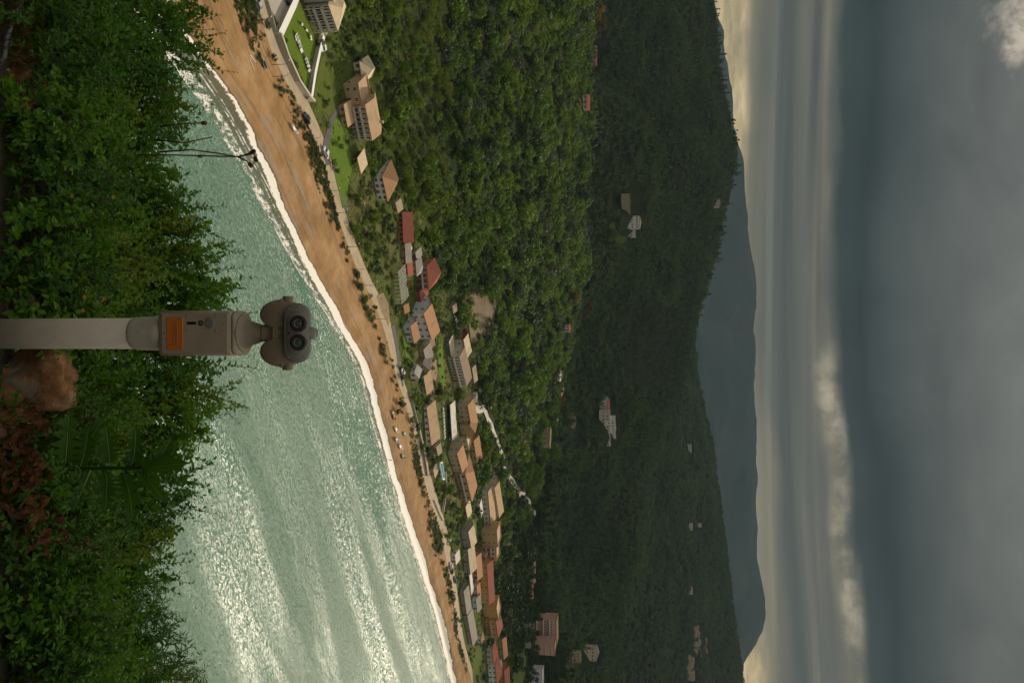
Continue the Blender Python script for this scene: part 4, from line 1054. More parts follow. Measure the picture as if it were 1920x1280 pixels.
def clear_of(P, extra=1.0):
    keep = np.ones(len(P), bool)
    for x, y, r in AV: keep &= (P[:, 0]-x)**2+(P[:, 1]-y)**2 > (r*extra)**2
    return keep
def in_front_of_houses(P, rad):
    """True where a crown would hide a house on the hill"""
    bad = np.zeros(len(P), bool)
    for c, ph in HOUSES:
        cc = np.array(c); dv = cc[:2]/np.linalg.norm(cc[:2]); rel = P[:, :2]-cc[:2]; al = rel@dv; ac = np.abs(rel@np.array([-dv[1], dv[0]]))
        reach = 22 if cc[1] < 700 else 28
        bad |= (al < 4) & (al > -reach) & (ac < (9 if cc[1] < 700 else 16))
    return bad
def thin(P, r, fac):
    """keep crowns from standing inside one another"""
    cell = {}; keep = np.zeros(len(P), bool); cs = 6.0
    for i in range(len(P)):
        cx, cy = int(P[i, 0]//cs), int(P[i, 1]//cs); ok = True
        for ax in (-1, 0, 1):
            for ay in (-1, 0, 1):
                for j in cell.get((cx+ax, cy+ay), ()):
                    if (P[i, 0]-P[j, 0])**2+(P[i, 1]-P[j, 1])**2 < ((r[i]+r[j])*fac)**2: ok = False; break
                if not ok: break
            if not ok: break
        if ok: keep[i] = True; cell.setdefault((cx, cy), []).append(i)
    return keep
P, kk, pp = scatter(6.55, 9.35, 15000, (-200, 1500), 4)
g = np.random.default_rng(9); rr = (1.6+3.6*g.random(len(P))**1.9)*np.where(g.random(len(P)) < .10, 1.6, 1.0)
pj = np.array([proj(p) for p in P]); bank = (pj[:, 1] < 430) & (pj[:, 0] < 830+12*np.sin(pj[:, 1]*.05)) & (pj[:, 0] > 690)
rr = np.where(bank, rr*.62, rr)
k_ = clear_of(P) & ~(in_front_of_houses(P, rr) & (kk > 6.5)) & ~((kk < 7.0) & (g.random(len(P)) < .6))
P, rr, kk, pp = P[k_], rr[k_], kk[k_], pp[k_]; k_ = thin(P, rr, .50); P, rr, kk, pp = P[k_], rr[k_], kk[k_], pp[k_]
PX = np.array([proj(p) for p in P])
vis = (PX[:, 1] > -20) & (PX[:, 1] < 1300)
order = np.argsort(np.where(vis, PX[:, 2]/rr, 1e9)); near = order[:260]; rest = np.setdiff1d(np.arange(len(P)), near)
for i in near:
    px, py = PX[i, 0], PX[i, 1]
    kind = 'dark' if g.random() < .25 else 'olive' if g.random() < .12 else 'round'
    plant_tree(Vector(P[i])-Vector((0,0,.3)), rr[i], kind, f'{KW[kind]} tree on the sunlit wooded slope behind the {near_house(Vector(P[i]))[0]}', 'tree', 'trees on the lower wooded slope', g.uniform(.8, 1.15))
def wood(name, label, P, r, protos, hs=(.8, 1.15), seed=1, zoff=-.3, pick_w=None):
    """uncountable trees: leafy crowns instanced over points"""
    g = np.random.default_rng(seed); me = bpy.data.meshes.new(name); n = len(P)
    me.vertices.add(n); Q = np.array(P); Q[:, 2] += zoff; me.vertices.foreach_set('co', Q.astype(np.float32).ravel())
    sca = np.stack([r, r*g.uniform(.85, 1.15, n), r*g.uniform(*hs, n)], -1).astype(np.float32)
    me.attributes.new('scl', 'FLOAT_VECTOR', 'POINT').data.foreach_set('vector', sca.ravel())
    rot = np.zeros((n, 3), np.float32); rot[:, 2] = g.uniform(0, 6.28, n)
    me.attributes.new('rot', 'FLOAT_VECTOR', 'POINT').data.foreach_set('vector', rot.ravel())
    me.attributes.new('pick', 'INT', 'POINT').data.foreach_set('value', g.choice(len(protos), n, p=pick_w).astype(np.int32))
    o = link(name, me); tag(o, label, 'woods', kind='stuff')
    ng = bpy.data.node_groups.new(name, 'GeometryNodeTree'); ng.interface.new_socket('Geometry', in_out='INPUT', socket_type='NodeSocketGeometry'); ng.interface.new_socket('Geometry', in_out='OUTPUT', socket_type='NodeSocketGeometry')
    N, L = ng.nodes, ng.links; gi = N.new('NodeGroupInput'); go = N.new('NodeGroupOutput'); ip = N.new('GeometryNodeInstanceOnPoints')
    g2i = N.new('GeometryNodeGeometryToInstance')
    for me_ in reversed(protos):
        po = bpy.data.objects.new('crown_shape', me_); oi = N.new('GeometryNodeObjectInfo'); oi.inputs[0].default_value = po; oi.inputs['As Instance'].default_value = True
        L.new(oi.outputs['Geometry'], g2i.inputs[0])
    def attr(nm, dt):
        a = N.new('GeometryNodeInputNamedAttribute'); a.data_type = dt; a.inputs[0].default_value = nm; return a.outputs[0]
    L.new(gi.outputs[0], ip.inputs['Points']); L.new(g2i.outputs[0], ip.inputs['Instance']); ip.inputs['Pick Instance'].default_value = True
    L.new(attr('pick', 'INT'), ip.inputs['Instance Index']); L.new(attr('rot', 'FLOAT_VECTOR'), ip.inputs['Rotation']); L.new(attr('scl', 'FLOAT_VECTOR'), ip.inputs['Scale'])
    L.new(ip.outputs[0], go.inputs[0]); md = o.modifiers.new('grow', 'NODES'); md.node_group = ng
    return o
bk_ = (PX[rest, 1] < 430) & (PX[rest, 0] < 830+12*np.sin(PX[rest, 1]*.05)) & (PX[rest, 0] > 690) & (g.random(len(rest)) < .8)
wood('scrub_bank', 'lighter yellow-green scrub on the bank above the left hotels', P[rest][bk_], rr[rest][bk_], CROWN['reed']+CROWN['round'][:1], (.9, 1.5), 12)
rest = rest[~bk_]
dk = (pp[rest] > 985) | (kk[rest] > 9.15)
wood('hillside_wood', 'dense sunlit green wood covering the hill behind the village', P[rest][~dk], rr[rest][~dk], CROWN['round']+CROWN['dark'][:1]+CROWN['olive'][:1], seed=2)
wood('valley_wood', 'wood darkened for cloud shade behind the right end of the village', P[rest][dk], rr[rest][dk]*1.15, CROWN['dark']+CROWN['cypress'], seed=3)  # darker leaf colour paints the cloud shadow on these trees
# middle hill and far hill
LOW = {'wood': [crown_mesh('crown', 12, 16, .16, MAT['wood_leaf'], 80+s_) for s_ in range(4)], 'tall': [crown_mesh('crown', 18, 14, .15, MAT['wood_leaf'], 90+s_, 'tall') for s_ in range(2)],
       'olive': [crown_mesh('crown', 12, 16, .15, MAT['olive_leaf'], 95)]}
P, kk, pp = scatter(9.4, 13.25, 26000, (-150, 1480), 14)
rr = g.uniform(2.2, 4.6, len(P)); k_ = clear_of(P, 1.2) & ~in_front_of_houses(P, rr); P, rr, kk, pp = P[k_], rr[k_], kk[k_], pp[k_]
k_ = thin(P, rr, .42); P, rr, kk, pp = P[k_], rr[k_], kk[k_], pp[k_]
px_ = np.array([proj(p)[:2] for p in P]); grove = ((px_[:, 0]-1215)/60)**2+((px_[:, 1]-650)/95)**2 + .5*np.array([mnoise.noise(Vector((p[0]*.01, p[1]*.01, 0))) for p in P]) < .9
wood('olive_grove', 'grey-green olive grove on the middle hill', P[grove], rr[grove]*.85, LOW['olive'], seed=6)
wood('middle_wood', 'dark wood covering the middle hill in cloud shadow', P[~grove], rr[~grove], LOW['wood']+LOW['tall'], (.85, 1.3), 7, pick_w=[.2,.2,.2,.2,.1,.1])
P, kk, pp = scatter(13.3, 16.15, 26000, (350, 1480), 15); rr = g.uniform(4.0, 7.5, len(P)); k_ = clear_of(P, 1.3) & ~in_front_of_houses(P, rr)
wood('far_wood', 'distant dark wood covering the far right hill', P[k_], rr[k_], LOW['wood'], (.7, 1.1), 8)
# slender trees on the wooded skyline
for k in range(46):
    py = hr.choice([hr.uniform(255, 330), hr.uniform(330, 560), hr.uniform(60, 260)]); top = np.interp(py, PYX, [r_[0] for r_ in RID2])
    p = hit(top-hr.uniform(3, 9), py)
    if p.y > 2200 or p.y < 900: continue
    plant_tree(p, hr.uniform(2.5, 4.5), 'cypress', 'slender dark conifer standing out on the left wooded skyline', 'conifer', 'conifers on the skyline', hr.uniform(.9, 1.5))

# grassy tufts and low scrub on the verges
P, kk, pp = scatter(5.0, 7.2, 9500, (-150, 1450), 31); rr = .35+1.1*g.random(len(P))**2; k_ = clear_of(P, .9); 
P2, k2, p2 = scatter(2.7, 4.0, 9000, (-150, 1450), 41, 0, 4, Fb)
lush = np.array([mnoise.fractal(Vector((p[0]*.03, p[1]*.03, 5)), 1, 2, 3) for p in P2]) + (k2-3.45)*.7 + g.normal(size=len(P2))*.14 > .17
P2 = P2[lush]; r2_ = g.uniform(.25, .8, len(P2))
wood('beach_scrub', 'straggling low green scrub along the top of the sand beside the road', P2, r2_, CROWN['hedge']+CROWN['olive'][:1], (.4, .9), 43, -.1)
# more garden trees tucked between the houses
P3, k3, p3 = scatter(5.35, 7.0, 900, (0, 1280), 51); r3_ = g.uniform(1.3, 3.1, len(P3)); k_3 = clear_of(P3, .95) & ~in_front_of_houses(P3, r3_); P3, r3_ = P3[k_3], r3_[k_3]; k_3 = thin(P3, r3_, .8); P3, r3_ = P3[k_3][:130], r3_[k_3][:130]
for q_, r_ in zip(P3, r3_):
    v_ = Vector(q_); a_, b_, _ = proj(v_); kd = g.choice(['round', 'round', 'dark', 'olive']); plant_tree(v_-Vector((0,0,.2)), r_, kd, label_for(v_, a_, b_, r_, kd, 'garden tree'), 'garden_tree', 'garden trees between the houses', g.uniform(.8, 1.2))
wood('verge_scrub', 'low green scrub and weeds between the village houses', P[k_], rr[k_], CROWN['hedge']+CROWN['round'][:1]+CROWN['reed'][:2]+CROWN['dark'][:1], (.4, .9), 33, -.15)

# ------------------------------------------------------------------ cars
for nm, c in dict(white=(.70,.70,.70), black=(.012,.012,.014), silver=(.38,.39,.40), blue=(.05,.09,.18), red=(.30,.02,.02)).items():
    mt = plain('car_'+nm, c, .3, .03, 1, spec=.5); mt.node_tree.nodes['Principled BSDF'].inputs['Coat Weight'].default_value = .5
plain('tyre', (.02,.02,.02), .9, .2); plain('rim', (.4,.4,.42), .35, .1, metal=.8); mt, t, b = new_mat('headlight'); b.inputs['Base Color'].default_value = (.7,.7,.65,1); b.inputs['Roughness'].default_value = .1
plain('tail_light_red', (.35,.01,.01), .3, .05)
def car(p, rz, col, label, group):
    r = empty('parked_car', p, label, 'car', group, rz)
    prof = [(-2.05,.35), (-2.1,.62), (-2.0,.86), (-1.15,.95), (-.55,1.42), (.75,1.45), (1.5,1.0), (2.0,.92), (2.1,.6), (2.05,.32)]
    def ring(y, inset): return [(x*(1-inset*.03), y, .32+(z-.32)*(1-inset*.05)) for x, z in prof]
    b = MB(); b.loft([ring(-.86, 1), ring(-.8, 0), ring(.8, 0), ring(.86, 1)]); b.build('body', MAT['car_'+col], r)
    w_ = MB()
    for s_ in (-1, 1): w_.hexa([(-.95,s_*.862,.98), (1.3,s_*.862,1.02), (1.3,s_*.80,1.02), (-.95,s_*.80,.98), (-.5,s_*.858,1.36), (.7,s_*.858,1.38), (.7,s_*.80,1.38), (-.5,s_*.80,1.36)])
    w_.build('side_window', MAT['glass_dark'], r)
    f = MB(); f.quad((-1.10,-.72,1.0), (-1.10,.72,1.0), (-.60,.66,1.425), (-.60,-.66,1.425)); f.build('windscreen', MAT['glass_dark'], r)
    f = MB(); f.quad((1.46,.72,1.05), (1.46,-.72,1.05), (.82,-.66,1.448), (.82,.66,1.448)); f.build('rear_window', MAT['glass_dark'], r)
    for x in (-1.3, 1.3):
        for y in (-.78, .78):
            tb = MB(); tb.tube([(x,y-.1,.31), (x,y+.1,.31)], .31, 12); wh = tb.build('wheel', MAT['tyre'], r)
            rb = MB(); rb.tube([(x,y-.11,.31), (x,y+.11,.31)], .18, 8); rb.build('rim', MAT['rim'], wh)
    for y in (-.6, .6):
        hb = MB(); hb.box(-2.12, -2.0, y-.15, y+.15, .62, .76); hb.build('headlight', MAT['headlight'], r)
        hb = MB(); hb.box(2.0, 2.12, y-.15, y+.15, .68, .84); hb.build('tail_light', MAT['tail_light_red'], r)
def road_dir(px, py, dpy=14):
    a = at_z(np.interp(py-dpy, PYX, ROAD1), py-dpy, 4); c = at_z(np.interp(py+dpy, PYX, ROAD1), py+dpy, 4); return math.atan2((c-a).y, (c-a).x)
for px, py, col, rz, lab in [(571,223,'black',None,'dark car driving on the beach road below the loungers lawn'), (607,286,'white',None,'white car at the driveway mouth by the beach road'), (479,8,'silver',None,'silver car on the beach road at the left edge'),
        (538,6,'black',1.0,'black car behind the broad white topped wall'), (597,80,'black',2.1,'black car parked on the hotel drive'), (602,90,'white',2.1,'white car parked on the hotel drive beside a black one'),
        (752,698,'white',None,'white car beside the lane near the tiny white cabin'), (851,592,'black',1.2,'dark car in the yard above the bluish white house'), (853,602,'white',1.2,'white car in the middle of the upper yard'), (855,614,'silver',1.2,'silver car at the right of the upper yard'),
        (877,757,'white',.9,'white car at the bottom of the concrete track'), (887,778,'silver',1.1,'silver car tucked behind the guesthouse by the track'), (843,1060,'white',None,'white car in the row beside the cream roofed beach shop'), (845,1069,'black',None,'black car in the row beside the cream roofed beach shop'), (851,1086,'blue',None,'blue car at the end of the row by the narrow white awning'),
        (765,465,'white',.6,'white car behind the flat grey shed'), (860,848,'white',.8,'white car in the court of the stepped beige guesthouse'), (840,1010,'white',None,'white car where the beach road ends')]:
    p = hit(px, py); p.z += .05; car(p, road_dir(px, py) if rz is None else rz, col, lab, 'parked cars')

# ------------------------------------------------------------------ boats and boards on the sand
for nm, c in dict(white=(.68,.67,.64), turquoise=(.25,.50,.48), grey=(.13,.13,.13), red=(.45,.05,.04), silver=(.42,.42,.42)).items(): plain('hull_'+nm, c, .45, .12, 2)
plain('boat_wood', (.33,.22,.12), .7, .3, 4)
def boat(px, py, length, beam, col, rz, label, group='boats drawn up on the beach', oars=False):
    p = hit(px, py); p.z += .12; r = empty('beach_boat', p, label, 'boat', group, rz)
    sta = np.linspace(-1, 1, 9); outer = []; inner = []
    for s_ in sta:
        wd_ = beam/2*max(.06, (1-abs(s_)**2.6)); zt = .55+.22*s_*s_*(1 if s_ > 0 else .6)
        sec = lambda k, th: [(s_*length/2*k, y*wd_*k, z) for y, z in ((-1,zt),(-.92,.3),(-.5,.06+th),(0,0+th),(.5,.06+th),(.92,.3),(1,zt))]
        outer.append(sec(1, 0)); inner.append([(a, y*.86, max(z, .12)) for a, y, z in sec(.97, .12)][::-1])
    b = MB(); b.loft([o_+i_ for o_, i_ in zip(outer, inner)]); b.build('hull', MAT['hull_'+col], r, True)
    for x in (-.25, .3):
        tb = MB(); tb.box(x*length-.12, x*length+.12, -beam*.40, beam*.40, .36, .41); tb.build('bench_seat', MAT['boat_wood'], r)
    gw = MB(); 
    for side in (0, -1): gw.tube([(o_[side if side == 0 else 6][0], o_[0 if side == 0 else 6][1], o_[0][2]+.02) for o_ in outer], .035, 5)
    gw.build('gunwale', MAT['boat_wood' if col == 'white' else 'hull_white'], r)
    if oars:
        ob = MB(); ob.tube([(-1.2,-.3,.5), (1.6,.5,.75)], .03, 5); ob.build('oar', MAT['boat_wood'], r)
boat(741,806,5.5,1.7,'white',1.1,'white boat first in the row left, mast pole lying over it', oars=True)
boat(742,825,5.2,1.6,'silver',1.2,'silver hulled boat second in the row on the sand')
boat(749,838,5.6,1.8,'white',1.15,'large white boat at the middle of the row')
boat(754,856,5.0,1.7,'grey',1.2,'dark grey dinghy at the right end of the row')
boat(757,814,4.2,1.5,'turquoise',1.25,'turquoise boat nearest the road')
boat(737,783,3.6,1.6,'red',1.1,'red boat at the left end of the row beside the shrubs')
boat(735,775,3.4,1.5,'white',1.1,'small white boat tucked beside the red one')
boat(549,243,4.6,1.2,'white',1.25,'single white canoe below the beach road on the left')
boat(492,121,3.2,1.4,'grey',.9,'dark inflatable beside the shrubs at the left of the sand')
# pale poles lying on the sand
for k, (a, c) in enumerate([((472,82),(482,104)), ((468,103),(479,117)), ((467,109),(476,133))]):
    pa, pc = hit(*a), hit(*c); b = MB(); d_ = pc-pa; b.tube([Vector((0,0,.12)), d_*.5+Vector((0,0,.13)), d_+Vector((0,0,.12))], [.09,.08,.07], 6)
    tag(b.build('driftwood_pole', MAT['white_paint'], loc=pa), ['upper long pale pole lying on the left sand','short pale pole lying between two longer ones','lower long pale pole lying on the left sand'][k], 'pole')

# ------------------------------------------------------------------ lamp posts and wires
plain('pole_grey', (.13,.12,.11), .7, .2, 3); plain('lamp_white', (.6,.6,.58), .4, .1)
POLES = [(510,122,31),(512,144,18),(543,211,16),(556,233,27),(575,260,17),(611,358,18),(642,387,40),(626,399,15),(649,463,14),(665,505,18),(685,535,9),(705,598,13),(731,685,13),(738,702,10),(749,745,13),(763,775,13),(768,801,14),(780,853,12),(788,890,10),(812,532,40),(812,602,14),(808,966,14),(477,38,14),(826,826,16),(885,895,16)]
PT = {}
for px, py, hp in POLES:
    p = hit(px, py); dep = proj(p)[2]; h_ = max(4.0, hp*dep/F); r = empty('lamp_post', p, f'slim grey lamp post near the {near_house(p)[0]}' if py > 200 else f'slim grey lamp post by the lawn wall, about {int(h_)} metres tall', 'lamp post', 'posts along the roads')
    b = MB(); b.tube([(0,0,-.5), (0,0,h_)], [.11,.07], 6); b.build('pole', MAT['pole_grey'], r)
    a = road_dir(px, py)+math.pi/2; b = MB(); b.tube([(0,0,h_-.1), (.7*math.cos(a),.7*math.sin(a),h_+.15), (1.3*math.cos(a),1.3*math.sin(a),h_+.12)], .05, 5); b.build('arm', MAT['pole_grey'], r)
    b = MB(); b.box(-.35,.35,-.12,.12,-.06,.06, Matrix.Translation((1.5*math.cos(a),1.5*math.sin(a),h_+.1)) @ Matrix.Rotation(a, 4, 'Z')); b.build('lamp_head', MAT['lamp_white'], r)
    PT[(px, py)] = p+Vector((0,0,h_))
def wire(a, c, sag, label):
    pts = [a.lerp(c, k/16)-Vector((0,0,sag*(1-(2*k/16-1)**2))) for k in range(17)]; b = MB(); b.tube([q-a for q in pts], .045, 4)
    tag(b.build('power_line', MAT['pole_grey'], loc=a), label, 'wire')
def up_(px, py, h_): return hit(px, py)+Vector((0,0,h_))
wire(up_(866,748,9), up_(918,812,9), 2, 'sagging wire from the pillared hotel to the track')
wire(up_(918,812,9), up_(992,915,10), 4, 'long sagging wire over the track slope')
wire(PT[(642,387)], up_(735,520,7), 3, 'thin wire over the trees left of the pergola')
wire(PT[(812,532)], PT[(812,602)], 2, 'wire between two posts behind the taverna')

# ------------------------------------------------------------------ garden furniture
def lounger(px, py, rz, label):
    p = hit(px, py); p.z += .06; r = empty('garden_lounger', p, label, 'lounger', 'white loungers on the lawn', rz)
    b = MB(); b.box(-.35,.35,-1.0,.35,.30,.40); b.build('seat', MAT['white_paint'], r)
    b = MB(); b.hexa([(-.35,.353,.30),(.35,.353,.30),(.35,.95,.75),(-.35,.95,.75),(-.35,.353,.40),(.35,.353,.40),(.35,.90,.83),(-.35,.90,.83)]); b.build('backrest', MAT['white_paint'], r)
    for x in (-.3, .3):
        for y in (-.9, .25): b = MB(); b.box(x-.04,x+.04,y-.04,y+.04,0,.297); b.build('leg', MAT['white_paint'], r)
for k, (px, py, lab) in enumerate([(552,70,'topmost left'),(555,75,'second left'),(557,80,'third left'),(559,88,'fourth left'),(561,94,'last left'),(570,112,'first of the right row'),(572,118,'second of the right row'),(574,124,'third of the right row'),(576,132,'last of the right row'),(572,56,'single by the hotel'),(579,68,'one of the pair by the drive'),(580,73,'other of the pair by the drive'),(563,46,'single in mid lawn')]):
    for q in range(2 if k < 9 else 1): lounger(px+q*2.2, py-q*1.5, 2.2+.1*k, f'white lounger on the hotel lawn, {lab}' + (', inner one' if q else ''))
def table(px, py, label, group):
    p = hit(px, py); r = empty('terrace_table', p, label, 'table', group)
    b = MB(); b.tube([(0,0,.72), (0,0,.77)], .62, 10); b.build('tabletop', MAT['white_paint'], r)
    b = MB(); b.tube([(0,0,0), (0,0,.717)], .05, 6); b.build('leg', MAT['white_paint'], r)
    for k in range(4):
        a = k*math.pi/2+.4; c_ = Vector((math.cos(a), math.sin(a), 0))*1.0; ch = empty('terrace_chair', p+c_, f'white chair at {label[:60]}' if len(label.split()) < 11 else 'white terrace chair at a small table', 'chair', group+' chairs', a)
        b = MB(); b.box(-.2,.2,-.2,.2,.42,.46); b.build('seat', MAT['white_paint'], ch); b = MB(); b.box(.16,.2,-.2,.2,.463,.88); b.build('backrest', MAT['white_paint'], ch)
        for x in (-.17,.17):
            for y in (-.17,.17): b = MB(); b.box(x-.02,x+.02,y-.02,y+.02,0,.417); b.build('leg', MAT['white_paint'], ch)
for k in range(9): table(829+k*.35, 766+k*6.6, f'white terrace table number {k+1} from the left under the pale canopy'.replace('number 1 ', 'first ').replace('number 2 ', 'second ').replace('number 3 ', 'third ').replace('number 4 ', 'fourth ').replace('number 5 ', 'fifth ').replace('number 6 ', 'sixth ').replace('number 7 ', 'seventh ').replace('number 8 ', 'eighth ').replace('number 9 ', 'ninth '), 'terrace tables')
# swimming pool
mt, t, b = new_mat('pool_water'); b.inputs['Base Color'].default_value = (.10,.30,.48,1); b.inputs['Roughness'].default_value = .08
def pool():
    c = [hit(*q) for q in ((823,868),(827,896),(832,896),(828,868))]; z = max(q.z for q in c)+.35; o_ = c[0]; r = empty('swimming_pool', o_, 'small blue swimming pool beside the stepped beige guesthouse', 'pool')
    pts = [Vector((q.x, q.y, z))-o_ for q in c]; b = MB(); b.poly(pts); b.build('pool_surface', MAT['pool_water'], r)
    cen = sum(pts, Vector())/4; e = MB()
    for a, d_ in zip(pts, pts[1:]+pts[:1]):
        ao, do = cen+(a-cen)*1.22, cen+(d_-cen)*1.22; dn = Vector((0,0,-1.2)); u_ = Vector((0,0,.12))
        e.hexa([a+dn, d_+dn, do+dn, ao+dn, a+u_, d_+u_, do+u_, ao+u_])
    e.build('pool_edge', MAT['white_paint'], r)
pool()

# ------------------------------------------------------------------ headland under the lookout
def head_z(x, y):
    pr = [(-400,112), (-60,108), (-6,104.2), (0,103.4), (3.9,101.6), (5.0,101.0), (6.2,99.7), (9,95.5), (40,50), (75,8), (90,-6)]
    z = np.interp(y, [p[0] for p in pr], [p[1] for p in pr])
    return z + .25*mnoise.noise(Vector((x*.5, y*.5, 0)))*(1 if y > 4.6 else .35) + 3*mnoise.noise(Vector((x*.04, y*.04, 2)))*min(1, max(0, (y-9)/20))
def headland():
    xs = np.r_[np.linspace(-160, -8, 20), np.linspace(-7.6, 7.6, 77), np.linspace(8, 160, 20)]; ys = np.r_[np.linspace(-120, -2, 12), np.linspace(-1.5, 12, 68), np.linspace(14, 90, 22)]
    V = [(x, y, head_z(x, y)) for x in xs for y in ys]; idx = np.arange(len(V)).reshape(len(xs), len(ys))
    fc = np.stack([idx[:-1, :-1], idx[1:, :-1], idx[1:, 1:], idx[:-1, 1:]], -1).reshape(-1, 4)
    mt, t, b = new_mat('headland_soil'); pos = t.add('ShaderNodeNewGeometry').outputs['Position']
    c = t.ramp(t.noise(pos, 1.8, 7, .65), [(.3, (.030,.024,.012)), (.5, (.07,.045,.022)), (.7, (.13,.075,.035))])
    c = t.mix(t.smooth(t.noise(pos, .7, 4), .45, .6), c, (.022,.040,.010))
    t.l.new(c, b.inputs['Base Color']); b.inputs['Roughness'].default_value = .95
    bn = t.add('ShaderNodeBump'); bn.inputs['Distance'].default_value = .08; t.l.new(t.noise(pos, 9, 6, .7), bn.inputs['Height']); t.l.new(bn.outputs[0], b.inputs['Normal'])
    tag(link('headland', npmesh('headland', V, fc, [mt], True)), kind='structure')
headland()

# ------------------------------------------------------------------ foreground shrubs
def leaves_np(base, direc, normal, length, width, fold=.25, curl=.15):
    """n leaves of 6 points: pointed ovals folded along the midrib"""
    n = len(base); d = direc/np.linalg.norm(direc, axis=1)[:, None]
    s = np.cross(d, normal); s /= np.linalg.norm(s, axis=1)[:, None]+1e-9; u = np.cross(s, d)
    L = length[:, None]; W = width[:, None]
    P = np.stack([base, base+d*L*.32+s*W*.5+u*W*fold, base+d*L*.68+s*W*.40+u*(W*fold-L*curl*.35), base+d*L-u*L*curl, base+d*L*.68-s*W*.40+u*(W*fold-L*curl*.35), base+d*L*.32-s*W*.5+u*W*fold], 1)
    i = (np.arange(n)*6)[:, None]
    return P.reshape(-1, 3), np.concatenate([i+np.array([[0,1,2,3]]), i+np.array([[0,3,4,5]])])
def shrub(py, hw, top, Y, label, leaf=.036, wid=.5, seed=0, dens=1.0, nlead=26, mat='shrub_leaf', name='shrub', lead_len=.34, shift=0):
    g = np.random.default_rng(seed); tp = at_y(top, py, Y); dep = proj(tp)[2]; wx = hw*dep/F*1.15; wy = .45
    z0 = head_z(tp.x, Y)-.1; hgt = max(.5, tp.z-z0-.12); o0 = Vector((tp.x, Y, z0)); r = empty(name, o0, label, 'shrub', 'shrubs below the lookout')
    cen = np.array([0, 0, 0.0])
    n = int(520*dens*max(.7, wx/.35)*max(.8, hgt/1.6))
    # twigs start near the skin of an uneven dome
    a = g.uniform(0, 2*np.pi, n); zz = g.beta(1.6, 1.05, n); rad = np.sqrt(g.uniform(.12, 1, n))
    prof = np.sqrt(np.clip(1-np.clip(zz-.25, 0, 1)**2*1.35, .06, 1))
    wob = 1+.22*np.sin(a*3+seed)+.15*np.sin(a*5+seed*2.3)
    st = np.stack([np.cos(a)*rad*prof*wx*wob, np.sin(a)*rad*prof*wy*wob, zz*hgt*(.93+.07*np.sin(a*2+seed))], -1)
    out = np.stack([np.cos(a)*.7, np.sin(a)*.7, .35+.8*zz], -1)+g.normal(size=(n, 3))*.45; out /= np.linalg.norm(out, axis=1)[:, None]
    tl = g.uniform(.10, .26, n)
    # leaders that rise out of the top
    m_ = nlead; la = g.uniform(-1, 1, m_); ls = np.stack([la*wx*.95, g.uniform(-.3, .3, m_), hgt*(1-.35*la**2)*g.uniform(.86, 1.0, m_)], -1)
    lo = np.stack([la*.5+g.normal(size=m_)*.3, g.normal(size=m_)*.25, np.ones(m_)*g.uniform(.7, 1.2, m_)], -1); lo /= np.linalg.norm(lo, axis=1)[:, None]
    st = np.concatenate([st, ls]); out = np.concatenate([out, lo]); tl = np.r_[tl, g.uniform(.12, lead_len, m_)]; n += m_
    k = 13; t_ = np.linspace(.06, 1, k)
    bend = g.normal(size=(n, 3))*.25; bend[:, 2] += .18
    pos = st[:, None, :] + (out[:, None, :]*t_[None, :, None] + bend[:, None, :]*(t_**2)[None, :, None]*.5)*tl[:, None, None]
    tang = out[:, None, :]+bend[:, None, :]*t_[None, :, None]; tang /= np.linalg.norm(tang, axis=2)[:, :, None]
    rnd = g.normal(size=(n, k, 3)); side = np.cross(tang, rnd); side /= np.linalg.norm(side, axis=2)[:, :, None]
    d = (side*.9+tang*.55+g.normal(size=(n, k, 3))*.15).reshape(-1, 3); nm = (tang*.6+np.array([0, -.25, .8])+g.normal(size=(n, k, 3))*.35).reshape(-1, 3)
    ln = (leaf*g.uniform(.55, 1.25, (n, k))*(1.05-.45*t_)[None, :]).ravel()
    V, fc = leaves_np(pos.reshape(-1, 3), d, nm, ln, ln*wid*g.uniform(.8, 1.2, len(ln)))
    fo = link('foliage', npmesh('foliage', V, fc, [MAT[mat]]), r); fo['kind'] = 'stuff'
    # twigs and main stems
    tv = []; tf = []; c = 0
    show = np.r_[g.choice(n-m_, min(n-m_, 160), replace=False), np.arange(n-m_, n)]
    sb = MB()
    for i in show: sb.tube([st[i]-out[i]*.04, pos[i, k//2], pos[i, -1]], [.0028, .0022, .0012], 3, cap=False)
    sb.build('twigs', MAT['twig'], r)['kind'] = 'stuff'
    mb_ = MB()
    for i in range(9):
        q = st[g.integers(0, n-m_)]; mb_.tube([(g.normal()*.06, g.normal()*.06, -.15), (q[0]*.45, q[1]*.45, q[2]*.55), tuple(q)], [.016, .011, .005], 5)
    mb_.build('stems', MAT['twig'], r)
    return r
